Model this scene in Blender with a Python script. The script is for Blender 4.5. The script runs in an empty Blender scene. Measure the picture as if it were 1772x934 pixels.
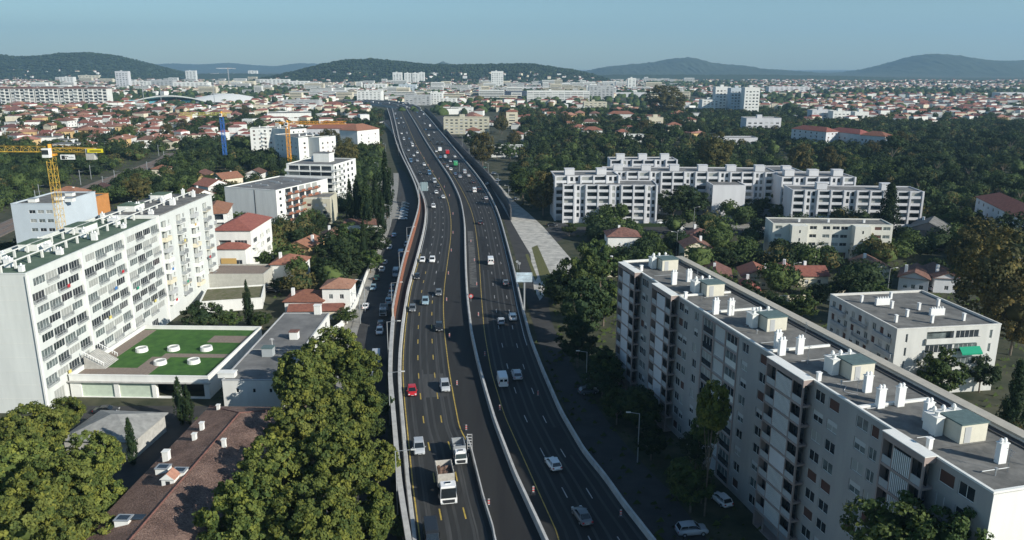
import bpy, math, random
import numpy as np
from mathutils import Vector, Matrix, noise
R = math.radians
random.seed(7); rng = np.random.default_rng(7)
sc = bpy.context.scene
col = sc.collection

# ------------------------------------------------------------------ camera, sky, sun, exposure
FP, CX, CY, CAMZ = 1350.0, 886.0, 467.0, 65.0
PITCH = math.atan(352 / 1350)
SP, CP = math.sin(PITCH), math.cos(PITCH)
cam = bpy.data.cameras.new('camera'); camo = bpy.data.objects.new('camera', cam); col.objects.link(camo)
camo.location = (0, 0, CAMZ); camo.rotation_euler = (math.pi / 2 - PITCH, 0, 0)
cam.sensor_width = 36; cam.lens = 36 * FP / 1772; cam.clip_start = 1; cam.clip_end = 60000
sc.camera = camo
SUN_EL, SUN_X, SUN_Y = R(26.5), 0.84, -0.543
wd = bpy.data.worlds.new('World'); sc.world = wd; wd.use_nodes = True
nt = wd.node_tree; bg = nt.nodes['Background']
sky = nt.nodes.new('ShaderNodeTexSky'); sky.sky_type = 'NISHITA'; sky.sun_disc = False
sky.sun_elevation = SUN_EL; sky.sun_rotation = math.atan2(SUN_X, SUN_Y)
sky.altitude = 100; sky.air_density = 1.0; sky.dust_density = 0.35; sky.ozone_density = 1.5
tint = nt.nodes.new('ShaderNodeMix'); tint.data_type = 'RGBA'; tint.blend_type = 'MULTIPLY'
tint.inputs[0].default_value = 1.0; tint.inputs[7].default_value = (0.80, 1.0, 1.10, 1)
nt.links.new(sky.outputs[0], tint.inputs[6]); nt.links.new(tint.outputs[2], bg.inputs[0])
bg.inputs[1].default_value = 0.082
sl = bpy.data.lights.new('sun', 'SUN'); so = bpy.data.objects.new('sun', sl); col.objects.link(so)
sl.energy = 5.0; sl.angle = R(0.5); sl.color = (1.0, 0.955, 0.86)
sd = Vector((SUN_X * math.cos(SUN_EL), SUN_Y * math.cos(SUN_EL), math.sin(SUN_EL)))
so.rotation_euler = sd.to_track_quat('Z', 'Y').to_euler(); so.location = (0, 0, 300)
sc.view_settings.view_transform = 'Standard'; sc.view_settings.look = 'None'
sc.view_settings.exposure = 0.30; sc.view_settings.gamma = 1
sc.render.engine = 'CYCLES'
cy = sc.cycles
cy.use_denoising = True; cy.max_bounces = 5; cy.diffuse_bounces = 3; cy.glossy_bounces = 2
cy.transmission_bounces = 2; cy.volume_bounces = 0; cy.transparent_max_bounces = 4
cy.use_adaptive_sampling = True; cy.adaptive_threshold = 0.02
try:
    cy.denoising_input_passes = 'RGB_ALBEDO_NORMAL'; cy.denoising_prefilter = 'ACCURATE'
except Exception: pass

# ------------------------------------------------------------------ photo point -> place in the world
def W(px, py, z=0.0):
    u = (px - CX) / FP; v = (py - CY) / FP
    t = (CAMZ - z) / (SP + v * CP)
    return Vector((t * u, t * (CP - v * SP)))
def hgt(px, pyb, pyt):
    """height of the point seen at pyt straight above the ground point seen at (px, pyb)"""
    p = W(px, pyb); v = (pyt - CY) / FP
    return CAMZ - p.y * (SP + v * CP) / (CP - v * SP)
def proj(x, y, z):
    d = y * CP + (CAMZ - z) * SP; up = (z - CAMZ) * CP + y * SP
    return CX + FP * x / d, CY - FP * up / d

# ------------------------------------------------------------------ materials
MATS = {}
def mat(name, c, rough=0.85, var=0.0, scale=1.0, metal=0.0, bump=0.0, c2=None, stretch=None, objrand=0.0, spec=0.3, trans=0.0, emit=None, detail=5):
    if name in MATS: return MATS[name]
    m = bpy.data.materials.new(name); m.use_nodes = True; MATS[name] = m
    t = m.node_tree; b = t.nodes['Principled BSDF']; L = t.links
    b.inputs['Roughness'].default_value = rough; b.inputs['Metallic'].default_value = metal
    b.inputs['Specular IOR Level'].default_value = spec
    c = tuple(c) + (1,); b.inputs['Base Color'].default_value = c
    out = None
    if var or c2:
        tc = t.nodes.new('ShaderNodeTexCoord'); mp = t.nodes.new('ShaderNodeMapping')
        L.new(tc.outputs['Object'], mp.inputs[0])
        if stretch: mp.inputs['Scale'].default_value = stretch
        n = t.nodes.new('ShaderNodeTexNoise'); n.inputs['Scale'].default_value = scale; n.inputs['Detail'].default_value = detail
        n.inputs['Roughness'].default_value = 0.62
        L.new(mp.outputs[0], n.inputs['Vector'])
        r = t.nodes.new('ShaderNodeValToRGB'); r.color_ramp.elements[0].position = 0.33; r.color_ramp.elements[1].position = 0.67
        lo = c2 + (1,) if c2 else tuple(x * (1 - var) for x in c[:3]) + (1,)
        hi = c if c2 else tuple(min(1, x * (1 + var)) for x in c[:3]) + (1,)
        r.color_ramp.elements[0].color = lo; r.color_ramp.elements[1].color = hi
        L.new(n.outputs['Fac'], r.inputs[0]); out = r.outputs[0]
        if bump:
            bp = t.nodes.new('ShaderNodeBump'); bp.inputs['Strength'].default_value = bump; bp.inputs['Distance'].default_value = 0.1
            L.new(n.outputs['Fac'], bp.inputs['Height']); L.new(bp.outputs[0], b.inputs['Normal'])
    if objrand:
        oi = t.nodes.new('ShaderNodeObjectInfo'); hs = t.nodes.new('ShaderNodeHueSaturation')
        mr = t.nodes.new('ShaderNodeMapRange'); mr.inputs[3].default_value = 1 - objrand; mr.inputs[4].default_value = 1 + objrand
        L.new(oi.outputs['Random'], mr.inputs[0]); L.new(mr.outputs[0], hs.inputs['Value'])
        m2 = t.nodes.new('ShaderNodeMath'); m2.operation = 'MULTIPLY_ADD'; m2.inputs[1].default_value = -0.022 ; m2.inputs[2].default_value = 0.511
        m3 = t.nodes.new('ShaderNodeMath'); m3.operation = 'FRACT'; m4 = t.nodes.new('ShaderNodeMath'); m4.operation = 'MULTIPLY'; m4.inputs[1].default_value = 7.31
        L.new(oi.outputs['Random'], m4.inputs[0]); L.new(m4.outputs[0], m3.inputs[0]); L.new(m3.outputs[0], m2.inputs[0]); L.new(m2.outputs[0], hs.inputs['Hue'])
        if out: L.new(out, hs.inputs['Color'])
        else: hs.inputs['Color'].default_value = c
        out = hs.outputs[0]
    if out: L.new(out, b.inputs['Base Color'])
    if emit:
        b.inputs['Emission Color'].default_value = tuple(emit) + (1,); b.inputs['Emission Strength'].default_value = 1
    if trans:
        ts = t.nodes.new('ShaderNodeBsdfTranslucent'); mx = t.nodes.new('ShaderNodeMixShader'); mx.inputs[0].default_value = trans
        if out: L.new(out, ts.inputs[0])
        else: ts.inputs[0].default_value = c
        L.new(b.outputs[0], mx.inputs[1]); L.new(ts.outputs[0], mx.inputs[2]); L.new(mx.outputs[0], t.nodes['Material Output'].inputs[0])
    return m
ST = (1, 1, 0.18)
white = mat('white_render', (.74, .74, .70), var=.07, scale=.5, stretch=ST)
offw = mat('off_white_render', (.66, .66, .62), var=.09, scale=.4, stretch=ST)
greyw = mat('grey_render', (.42, .43, .43), var=.12, scale=.35, stretch=ST)
palegrey = mat('pale_grey_render', (.60, .60, .61), var=.07, scale=.3, stretch=ST)
cream = mat('cream_render', (.66, .60, .46), var=.08, scale=.4, stretch=ST)
beige = mat('beige_render', (.52, .49, .38), var=.1, scale=.4, stretch=ST)
ochre = mat('ochre_render', (.60, .42, .20), var=.1, scale=.5, stretch=ST)
bluegrey = mat('pale_blue_grey_panel', (.50, .56, .60), var=.05, scale=.2)
pinkish = mat('pinkish_brown_render', (.33, .265, .24), var=.1, scale=.6)
brownm = mat('rust_brown', (.27, .11, .065), var=.25, scale=1.5)
orangep = mat('orange_panel', (.50, .22, .07), var=.1, scale=.6)
concrete = mat('concrete', (.42, .41, .38), var=.16, scale=1.2, bump=.1)
barrierm = mat('barrier_concrete', (.52, .515, .49), c2=(.36, .355, .34), scale=.6, detail=9)
gravel = mat('roof_gravel', (.21, .205, .19), c2=(.10, .10, .095), scale=.45, rough=.95, bump=.4, detail=11)
greenroof = mat('green_felt_roof', (.07, .115, .075), c2=(.125, .17, .12), scale=.25, detail=10)
felt = mat('grey_felt_roof', (.22, .215, .205), c2=(.12, .12, .118), scale=.22, detail=11)
teal = mat('teal_grey_sheet', (.10, .15, .15), var=.15, scale=2)
lawn = mat('lawn', (.06, .15, .025), c2=(.03, .085, .018), scale=.55, detail=12)
paving = mat('brown_paving', (.26, .21, .17), c2=(.19, .15, .125), scale=2.0)
glass = mat('window_glass', (.03, .038, .045), rough=.12, spec=.7, var=.4, scale=.35)
glassmid = mat('window_glass_pale_reflection', (.13, .155, .155), rough=.2, spec=.7, var=.5, scale=.8)  # pale reflection put into the glass colour
curtain = mat('pale_curtain', (.33, .34, .32), rough=.4)
shutter = mat('closed_shutter', (.50, .51, .50), rough=.7)
darkshut = mat('dark_shutter', (.10, .05, .04), rough=.7)
framem = mat('window_frame', (.68, .68, .66), rough=.5)
darkm = mat('dark_metal', (.03, .032, .035), rough=.5)
greym = mat('galvanised_metal', (.38, .40, .41), rough=.45, metal=.3)
whitem = mat('white_paint', (.78, .78, .76), rough=.5)
asphalt = mat('motorway_asphalt', (.038, .039, .038), c2=(.019, .020, .021), scale=.30, stretch=(1.6, .07, 1), rough=.9, detail=9)
asphalt2 = mat('darker_asphalt', (.018, .018, .019), c2=(.028, .028, .027), scale=.3, stretch=(1.2, .06, 1), rough=.9, detail=9)  # darker asphalt tone for the work lane and right lanes
asphalt3 = mat('street_asphalt', (.06, .059, .057), c2=(.038, .038, .038), scale=.25, rough=.9, detail=9)
paleroad = mat('pale_pavement', (.33, .32, .29), c2=(.22, .21, .19), scale=.5, detail=8)
yellowp = mat('yellow_marking', (.50, .36, .07), c2=(.26, .19, .05), scale=1.2, rough=.6)
whitep = mat('white_marking', (.5, .5, .49), c2=(.3, .3, .3), scale=1.2, rough=.6)
redp = mat('red_paint', (.55, .03, .025), rough=.4)
yellowc = mat('crane_yellow', (.58, .37, .06), rough=.45)
limec = mat('crane_lime_yellow', (.46, .46, .14), rough=.45)
bluec = mat('crane_blue', (.03, .13, .42), rough=.45)
orangec = mat('crane_orange', (.72, .33, .04), rough=.45)
bark = mat('bark', (.16, .13, .10), var=.3, scale=3)
dirt = mat('rubble', (.20, .12, .085), c2=(.12, .08, .06), scale=2.5, bump=.5)
greenaw = mat('green_awning', (.01, .26, .15)); redcloth = mat('red_cloth', (.45, .03, .04)); bluecloth = mat('blue_cloth', (.06, .18, .42)); yelcloth = mat('yellow_cloth', (.62, .52, .16)); tangold = mat('golden_blind', (.55, .36, .13))
paledoor = mat('pale_green_door', (.50, .58, .47), var=.08)
rubber = mat('tyre_rubber', (.02, .02, .02)); lamp_on = mat('lamp_glass', (.6, .62, .62), rough=.1, spec=.8); tailm = mat('tail_light', (.4, .01, .01), rough=.3)
carglass = mat('car_glass', (.015, .02, .024), rough=.06, spec=.8)
def tilemat(name, a, b):
    m = mat(name, a, c2=b, scale=1.3, detail=8, rough=.9, objrand=.16)
    t = m.node_tree; L = t.links; bs = t.nodes['Principled BSDF']
    tc = t.nodes.new('ShaderNodeTexCoord'); w = t.nodes.new('ShaderNodeTexWave'); w.inputs['Scale'].default_value = .9; w.inputs['Distortion'].default_value = .6; w.wave_profile = 'SIN'
    w.bands_direction = 'DIAGONAL'
    bp = t.nodes.new('ShaderNodeBump'); bp.inputs['Strength'].default_value = .35; bp.inputs['Distance'].default_value = .1
    L.new(tc.outputs['Object'], w.inputs[0]); L.new(w.outputs['Fac'], bp.inputs['Height']); L.new(bp.outputs[0], bs.inputs['Normal'])
    return m
tile_o = tilemat('terracotta_tiles', (.32, .14, .09), (.19, .085, .06))
tile_r = tilemat('red_tiles', (.29, .115, .08), (.19, .07, .055))
tile_b = tilemat('weathered_brown_tiles', (.24, .12, .09), (.10, .055, .045))
tile_p = tilemat('pale_pink_tiles', (.42, .22, .16), (.30, .14, .10))
def leafmat(n, a, b, r=.18, sc_=.35): return mat(n, a, c2=b, scale=sc_, detail=3, rough=.75, objrand=r, spec=.15, trans=.22)
leaf_plane = leafmat('plane_leaves', (.17, .195, .048), (.09, .12, .03), .16)
leaf_mid = leafmat('green_leaves', (.085, .12, .036), (.055, .082, .027), .3)
leaf_dark = leafmat('dark_leaves', (.042, .066, .027), (.028, .045, .019), .3)
leaf_aut = leafmat('turning_leaves', (.145, .125, .045), (.08, .075, .03), .25)
leaf_cyp = leafmat('cypress_leaves', (.035, .058, .022), (.022, .038, .016), .2)
leaf_pine = leafmat('pine_needles', (.05, .075, .028), (.03, .048, .02), .25)

# ------------------------------------------------------------------ mesh helpers
class MB:
    def __init__(s): s.v = []; s.f = []; s.m = []
    def quad(s, a, b, c, d, m=0):
        n = len(s.v); s.v += [tuple(a), tuple(b), tuple(c), tuple(d)]; s.f.append((n, n+1, n+2, n+3)); s.m.append(m)
    def face(s, pts, m=0):
        n = len(s.v); s.v += [tuple(p) for p in pts]; s.f.append(tuple(range(n, n+len(pts)))); s.m.append(m)
    def box(s, x0, y0, z0, x1, y1, z1, m=0):
        n = len(s.v); s.v += [(x0,y0,z0),(x1,y0,z0),(x1,y1,z0),(x0,y1,z0),(x0,y0,z1),(x1,y0,z1),(x1,y1,z1),(x0,y1,z1)]
        for f in ((0,3,2,1),(4,5,6,7),(0,1,5,4),(1,2,6,5),(2,3,7,6),(3,0,4,7)): s.f.append(tuple(n+i for i in f)); s.m.append(m)
    def bar(s, p, q, r, m=0, n=4, r2=None):
        p = Vector(p); q = Vector(q); d = (q - p)
        if d.length < 1e-6: return
        d.normalize(); a = d.orthogonal().normalized(); b = d.cross(a); r2 = r if r2 is None else r2
        k = len(s.v)
        for (c, rr) in ((p, r), (q, r2)):
            for i in range(n):
                t = 2*math.pi*(i+.5)/n; s.v.append(tuple(c + a*rr*math.cos(t) + b*rr*math.sin(t)))
        for i in range(n): j = (i+1) % n; s.f.append((k+i, k+j, k+n+j, k+n+i)); s.m.append(m)
        s.f.append(tuple(k+i for i in reversed(range(n)))); s.m.append(m); s.f.append(tuple(k+n+i for i in range(n))); s.m.append(m)
    def prism(s, poly, z0, z1, m=0, mt=None):
        k = len(s.v); n = len(poly); s.v += [(p[0], p[1], z0) for p in poly] + [(p[0], p[1], z1) for p in poly]
        for i in range(n): j = (i+1) % n; s.f.append((k+i, k+j, k+n+j, k+n+i)); s.m.append(m)
        s.f.append(tuple(k+i for i in reversed(range(n)))); s.m.append(m); s.f.append(tuple(k+n+i for i in range(n))); s.m.append(m if mt is None else mt)
    def loft(s, rings, m=0, cap=True):
        k = len(s.v); n = len(rings[0])
        for r in rings: s.v += [tuple(p) for p in r]
        for a in range(len(rings)-1):
            for i in range(n):
                j = (i+1) % n; s.f.append((k+a*n+i, k+a*n+j, k+(a+1)*n+j, k+(a+1)*n+i)); s.m.append(m)
        if cap:
            s.f.append(tuple(k+i for i in reversed(range(n)))); s.m.append(m); s.f.append(tuple(k+(len(rings)-1)*n+i for i in range(n))); s.m.append(m)
    def merge(s, mesh, M, m=None):
        k = len(s.v); s.v += [tuple(M @ v.co) for v in mesh.vertices]
        for p in mesh.polygons: s.f.append(tuple(k+i for i in p.vertices)); s.m.append(m[p.material_index] if m else p.material_index)
    def mesh(s, name, mats, smooth=False):
        me = bpy.data.meshes.new(name); me.from_pydata(s.v, [], s.f)
        for x in (mats if isinstance(mats, (list, tuple)) else [mats]): me.materials.append(x)
        me.polygons.foreach_set('material_index', s.m)
        if smooth: me.polygons.foreach_set('use_smooth', [True]*len(s.f))
        me.update(); return me
    def build(s, name, mats, parent=None, loc=(0,0,0), rz=0, smooth=False):
        return put(name, s.mesh(name, mats, smooth), parent, loc, rz)
def put(name, me, parent=None, loc=(0,0,0), rz=0, scale=None):
    o = bpy.data.objects.new(name, me); col.objects.link(o)
    if parent: o.parent = parent
    o.location = loc; o.rotation_euler = (0, 0, rz)
    if scale: o.scale = scale
    return o
def tag(o, label=None, cat=None, group=None, kind=None):
    if label: o['label'] = label
    if cat: o['category'] = cat
    if group: o['group'] = group
    if kind: o['kind'] = kind
    return o
def thing(name, label, cat, loc, rz=0, group=None):
    return tag(put(name, None, None, loc, rz), label, cat, group)
def kids(o): return KID.get(o.name, [])
KID = {}
def struct(o): o['kind'] = 'structure'; return o
def npmesh(name, V, Fq, mats, mi=None):
    """V (n,3), Fq (m,k) index array"""
    me = bpy.data.meshes.new(name); n, k = Fq.shape
    me.vertices.add(len(V)); me.vertices.foreach_set('co', np.asarray(V, np.float32).ravel())
    me.loops.add(n*k); me.loops.foreach_set('vertex_index', Fq.astype(np.int32).ravel())
    me.polygons.add(n); me.polygons.foreach_set('loop_start', np.arange(0, n*k, k, dtype=np.int32))
    for x in (mats if isinstance(mats, (list, tuple)) else [mats]): me.materials.append(x)
    if mi is not None: me.polygons.foreach_set('material_index', np.asarray(mi, np.int32))
    me.update(calc_edges=True); me.validate(); return me
# occupied ground, so that scattered trees and houses keep off buildings and roads
OCC = []
def occupy(cx, cy_, hw, hd, rz): OCC.append((cx, cy_, hw, hd, math.cos(rz), math.sin(rz)))
def blocked(x, y, r=0.0):
    for (cx, cy_, hw, hd, c, s) in OCC:
        dx = x - cx; dy = y - cy_
        if abs(dx) > hw + hd + r or abs(dy) > hw + hd + r: continue
        if abs(dx*c + dy*s) < hw + r and abs(-dx*s + dy*c) < hd + r: return True
    return False
# ------------------------------------------------------------------ terrain
gm = mat('ground_cover', (.085, .082, .05), c2=(.022, .032, .016), scale=.16, detail=15, rough=1)
b = MB(); b.quad((-16000,-300,0),(16000,-300,0),(16000,16000,0),(-16000,16000,0)); struct(b.build('ground', gm))
forestm = mat('hill_forest', (.05, .08, .045), c2=(.02, .035, .022), scale=.045, detail=10, rough=1, bump=1.0)
rockm = mat('far_hill', (.06, .08, .05), c2=(.035, .05, .033), scale=.006, detail=12, rough=1)
HILLS = []
def hill(name, sil, D, Wd, m, nx=260, ny=40, amp=.05, fr=.004, jag=4.0):
    pts = []
    for (px, py) in sil:
        v = (py-CY)/FP; t = D/(CP - v*SP); pts.append((t*(px-CX)/FP, max(0, CAMZ - t*(SP + v*CP))))
    xs = np.array([p[0] for p in pts]); zs = np.array([p[1] for p in pts])
    X = np.linspace(xs[0], xs[-1], nx); Z = np.interp(X, xs, zs)
    k = max(3, nx//45) | 1; Z = np.convolve(np.pad(Z, k//2, 'edge'), np.ones(k)/k, 'valid')
    T = np.linspace(-1, 1, ny); V = []
    for t_ in T:
        bmp = (0.5 + 0.5*math.cos(math.pi*t_))
        for i in range(nx):
            x = X[i]; y = D + t_*Wd
            n = noise.fractal(Vector((x*fr, y*fr, 3.1)), 1.0, 2.1, 5); n2 = noise.noise(Vector((x*.05, y*.05, 0)))
            z = Z[i]*bmp**(1 + .5*n) * (1 + amp*n*(1-bmp)*6) + jag*n2*min(1, Z[i]*bmp/20) - 1.0
            V.append((x, y, z))
    V = np.array(V); idx = np.arange(nx*ny).reshape(ny, nx)
    Fq = np.stack([idx[:-1,:-1], idx[:-1,1:], idx[1:,1:], idx[1:,:-1]], -1).reshape(-1, 4)
    me = npmesh(name, V, Fq, m); me.polygons.foreach_set('use_smooth', [True]*len(Fq))
    o = struct(put(name, me)); HILLS.append((V.reshape(ny, nx, 3))); return V.reshape(ny, nx, 3)
HL = hill('wooded_hill', [(-140,92),(-60,90),(0,95),(35,100),(70,98),(120,93),(165,92),(200,97),(240,106),(290,120),(340,134)], 4300, 700, forestm, jag=5)
HC = hill('wooded_hill', [(480,134),(530,122),(560,113),(600,105),(650,103),(700,108),(740,112),(800,113),(860,112),(920,111),(950,116),(1000,123),(1040,134)], 3700, 700, forestm, jag=5)
hill('far_hill', [(200,118),(260,112),(300,110),(340,112),(400,109),(440,113),(480,115),(520,109),(560,111),(620,112),(680,118)], 11000, 1500, rockm, jag=14)
hill('far_hill', [(715,116),(745,112),(757,110),(766,106),(778,110),(800,114),(840,118)], 7500, 500, rockm, nx=120, jag=8)
hill('far_hill', [(1000,130),(1040,117),(1090,111),(1130,108),(1165,101),(1195,99),(1220,107),(1250,111),(1280,113),(1310,119),(1350,121),(1420,130)], 7000, 1300, rockm, jag=12)
hill('far_hill', [(1370,132),(1440,131),(1500,125),(1545,113),(1580,100),(1605,93),(1640,95),(1680,102),(1720,106),(1772,105),(1860,98),(1950,110)], 6500, 1200, rockm, jag=12)
hill('low_ridge', [(900,131),(1100,129),(1300,129),(1450,131),(1560,134),(1700,135),(1850,134),(1950,135)], 4300, 500, forestm, jag=6)
hill('low_ridge', [(180,131),(280,128),(400,127),(500,129),(600,131)], 4600, 500, forestm, jag=6)

# ------------------------------------------------------------------ motorway (deck 3 m above the ground)
DZ = 3.0
ROWS = np.arange(187, 936, 2.5)
def curve(pts, z=DZ, k=13):
    pts = sorted(pts, key=lambda p: p[1]); y = [p[1] for p in pts]; x = [p[0] for p in pts]
    px = np.interp(ROWS, y, x); h = k//2
    a = 2*px[0] - px[1:h+1][::-1]; c_ = 2*px[-1] - px[-h-1:-1][::-1]
    px = np.convolve(np.concatenate([a, px, c_]), np.ones(k)/k, 'valid')
    P = np.array([W(px[i], ROWS[i], z) for i in range(len(ROWS))])
    s = (P[-1] - P[-14])/(P[-1][1] - P[-14][1])
    ext = [P[-1] + s*(yy - P[-1][1]) for yy in np.arange(P[-1][1]-4, 25, -5)]
    return np.vstack([P, ext])
C_out = curve([(698,886),(692,845),(687,791),(681,719),(676,660),(675.5,640),(677,600),(681,545),(690,500),(700,456),(713,412),(721,385),(727,360),(724,335),(712,304),(697,275),(686,250),(680,225),(675,200),(670,187),(706,934)])
C_L = curve([(717,934),(706,841),(700,772),(693,690),(691,650),(692,612),(697,560),(706,502),(719,457),(733,402),(737,375),(737,355),(730,335),(719,310),(705,282),(694,255),(688,232),(683,205),(678,190)])
C_Y = curve([(856,927),(837,867),(813,770),(796,744),(785,687),(777,640),(769,575),(767,530),(768,505),(772,470),(778,428),(781,400),(780,370),(774,342),(762,318),(743,291),(730,268),(718,247),(708,222),(698,200),(692,188)])
C_M = curve([(942,934),(892,826),(857,734),(841,680),(828,632),(816,578),(809,520),(806,470),(805,430),(804,385),(798,348),(781,311),(757,276),(737,246),(722,219),(711,200),(702,187)])
C_Y2 = curve([(967,928),(936,860),(908,797),(873,719),(850,643),(838,573),(833,512),(829,445),(823,395),(818,370),(808,345),(790,312),(766,276),(745,246),(729,219),(716,200),(707,187)])
C_R = curve([(1126,934),(1081,877),(1046,827),(1012,786),(971,716),(940,645),(918,588),(903,530),(890,470),(878,424),(866,380),(855,352),(836,318),(812,287),(790,262),(772,240),(750,214),(737,197),(726,187)])
def off(Cv, d):
    T = np.gradient(Cv, axis=0); n = np.linalg.norm(T, axis=1)[:, None]; T = T/n
    return Cv + np.stack([-T[:,1], T[:,0]], 1)*d     # curves run towards the camera: +d is to its right (east)
def ribbon(name, A, B, z, m, thick=None, i0=0, i1=None):
    n_ = min(len(A), len(B)); A = A[:n_][i0:i1]; B = B[:n_][i0:i1]; b = MB()
    for i in range(len(A)-1): b.quad((*A[i+1], z), (*B[i+1], z), (*B[i], z), (*A[i], z))
    if thick:
        for i in range(len(A)-1):
            b.quad((*A[i+1], z-thick), (*A[i+1], z), (*A[i], z), (*A[i], z-thick)); b.quad((*B[i], z-thick), (*B[i], z), (*B[i+1], z), (*B[i+1], z-thick))
    return b.build(name, m)
def wallalong(name, Cv, w, z0, z1, m, i0=0, i1=None, top=None):
    A = off(Cv, -w/2)[i0:i1]; B = off(Cv, w/2)[i0:i1]; At = off(Cv, -(top or w)/2)[i0:i1]; Bt = off(Cv, (top or w)/2)[i0:i1]
    b = MB()
    for i in range(len(A)-1):
        b.quad((*A[i+1], z0), (*At[i+1], z1), (*At[i], z1), (*A[i], z0)); b.quad((*B[i], z0), (*Bt[i], z1), (*Bt[i+1], z1), (*B[i+1], z0))
        b.quad((*At[i+1], z1), (*Bt[i+1], z1), (*Bt[i], z1), (*At[i], z1))
    for i in (0, len(A)-1): b.quad((*A[i], z0), (*B[i], z0), (*Bt[i], z1), (*At[i], z1))
    return b.build(name, m)
def row(py): return int(np.clip((py-187)/2.5, 0, len(ROWS)-1))
NR = len(ROWS)
dk = struct(ribbon('motorway', off(C_out, -.2), off(C_R, .5), DZ, [asphalt], thick=3.2))
struct(ribbon('motorway_work_lane', off(C_Y, .25), off(C_M, -.4), DZ+.004, asphalt2))
struct(ribbon('motorway_right_lanes', off(C_M, .4), off(C_R, -1.2), DZ+.004, asphalt2, i0=row(300)))
# carriageway beyond the bend, swinging away to the left
bend = [W(x, y, DZ) for x, y in ((692,188),(680,184),(664,181.5),(645,180),(618,179),(590,178.5))]
bend2 = [W(x, y, DZ) for x, y in ((728,187),(712,180),(692,176.5),(664,174.5),(630,173.2),(596,172.6))]
b = MB()
for i in range(5): b.quad((*bend[i+1], DZ-.01), (*bend[i], DZ-.01), (*bend2[i], DZ-.01), (*bend2[i+1], DZ-.01))
for i in range(5): b.quad((*bend[i+1], -1), (*bend[i], -1), (*bend[i], DZ+.8), (*bend[i+1], DZ+.8), 1)
struct(b.build('motorway_bend', [asphalt, barrierm]))
bm_ = [(bend[i]*.52+bend2[i]*.48) for i in range(6)]
for P_, lab_ in ((bend2, 'pale barrier on the far side of the motorway bend'), (bm_, 'pale barrier down the middle of the motorway bend')):
    b = MB()
    for i in range(5):
        d = (P_[i+1]-P_[i]).normalized(); n = Vector((-d.y, d.x))*.5; b.prism([P_[i]-n, P_[i+1]-n, P_[i+1]+n, P_[i]+n], DZ-.005, DZ+1.2)
    tag(b.build('concrete_barrier', barrierm), lab_, 'barrier')
# slip road joining from the left
b = MB(); sa = [W(x, y, 2.95) for x, y in ((650,214),(664,211),(676,222),(690,243),(700,262),(712,284))]; sb = [W(x, y, 2.95) for x, y in ((655,209),(672,207),(688,218),(697,238),(706,256),(718,280))]
for i in range(5): b.quad((*sa[i], 2.95), (*sa[i+1], 2.95), (*sb[i+1], 2.95), (*sb[i], 2.95)); b.quad((*sa[i], 0), (*sa[i+1], 0), (*sa[i+1], 3.8), (*sa[i], 3.8), 1)
struct(b.build('slip_road', [asphalt, barrierm]))
def fences(o, name, lab, cat): o.name = name; return tag(o, lab, cat)
fences(wallalong('concrete_barrier', C_L, .75, DZ, DZ+.85, barrierm, top=.5), 'concrete_barrier', 'white concrete barrier along the left edge of the motorway lanes', 'barrier')
fences(wallalong('concrete_barrier', C_M, .7, DZ, DZ+1.0, barrierm, top=.4), 'concrete_barrier', 'tall white concrete barrier down the middle of the motorway', 'barrier')
fences(wallalong('concrete_barrier', C_R, .6, DZ, DZ+.9, barrierm, top=.35), 'concrete_barrier', 'grey concrete barrier along the right edge of the motorway', 'barrier')
fences(wallalong('concrete_barrier', C_Y, .35, DZ, DZ+.8, barrierm, i0=row(764), top=.2), 'concrete_barrier', 'thin white work zone barrier beside the small tipper truck', 'barrier')
fences(wallalong('low_wall', C_out, .8, DZ, DZ+1.1, barrierm, i0=row(556)), 'low_wall', 'white parapet between the motorway and the lower street, near half', 'wall')
nw = thing('noise_wall', 'rust brown noise wall with white coping beside the street of parked cars', 'wall', (0,0,0))
wallalong('panel', off(C_out, .35), .25, DZ, DZ+2.6, brownm, i0=row(345), i1=row(556)).parent = nw
wallalong('coping', off(C_out, -.05), .5, DZ, DZ+2.8, barrierm, i0=row(345), i1=row(556)).parent = nw
fences(wallalong('low_wall', C_out, .6, DZ, DZ+1.0, barrierm, i1=row(345)), 'low_wall', 'pale parapet of the raised motorway, far half past the overhead sign', 'wall')
RW = curve([(735,188),(747,197),(760,212),(782,240),(806,266),(836,296),(862,328),(880,354),(890,390)], DZ)
fences(wallalong('retaining_wall', RW, .5, 0, DZ+2.4, mat('dark_grey_concrete', (.10,.10,.10), var=.2), i1=row(372)), 'retaining_wall', 'dark screen wall on the right of the far motorway', 'wall')
# markings
def stripe(name, Cv, d, w, m, dash=None, i0=0, i1=None, z=DZ+.009):
    A = off(Cv, d-w/2)[i0:i1]; B = off(Cv, d+w/2)[i0:i1]; b = MB(); s = 0
    if not dash:
        for i in range(len(A)-1): b.quad((*A[i+1], z), (*B[i+1], z), (*B[i], z), (*A[i], z))
    else:
        seg = np.linalg.norm(np.diff(A, axis=0), axis=1); cum = np.concatenate([[0], np.cumsum(seg)]); tot = cum[-1]; t0 = 0
        f = lambda P, s_: (np.interp(s_, cum, P[:,0]), np.interp(s_, cum, P[:,1]))
        while t0 + dash[0] < tot:
            a0, a1 = f(A, t0), f(A, t0+dash[0]); b0, b1 = f(B, t0), f(B, t0+dash[0])
            b.quad((*a1, z), (*b1, z), (*b0, z), (*a0, z)); t0 += dash[1]
    return struct(b.build(name, m))
stripe('road_marking', C_L, .75, .2, yellowp, i0=row(440)); stripe('road_marking', C_Y, 0, .2, yellowp)
stripe('road_marking', C_L, .8, .18, whitep, i1=row(440)); stripe('road_marking', C_Y2, 0, .16, yellowp)
def mix(A, B, t): return A*(1-t) + B*t
stripe('road_marking', mix(C_L, C_Y, .36), .2, .22, yellowp, (3, 10.5), i0=row(470)); stripe('road_marking', mix(C_L, C_Y, .68), .2, .22, yellowp, (3, 10.5), i0=row(520))
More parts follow.
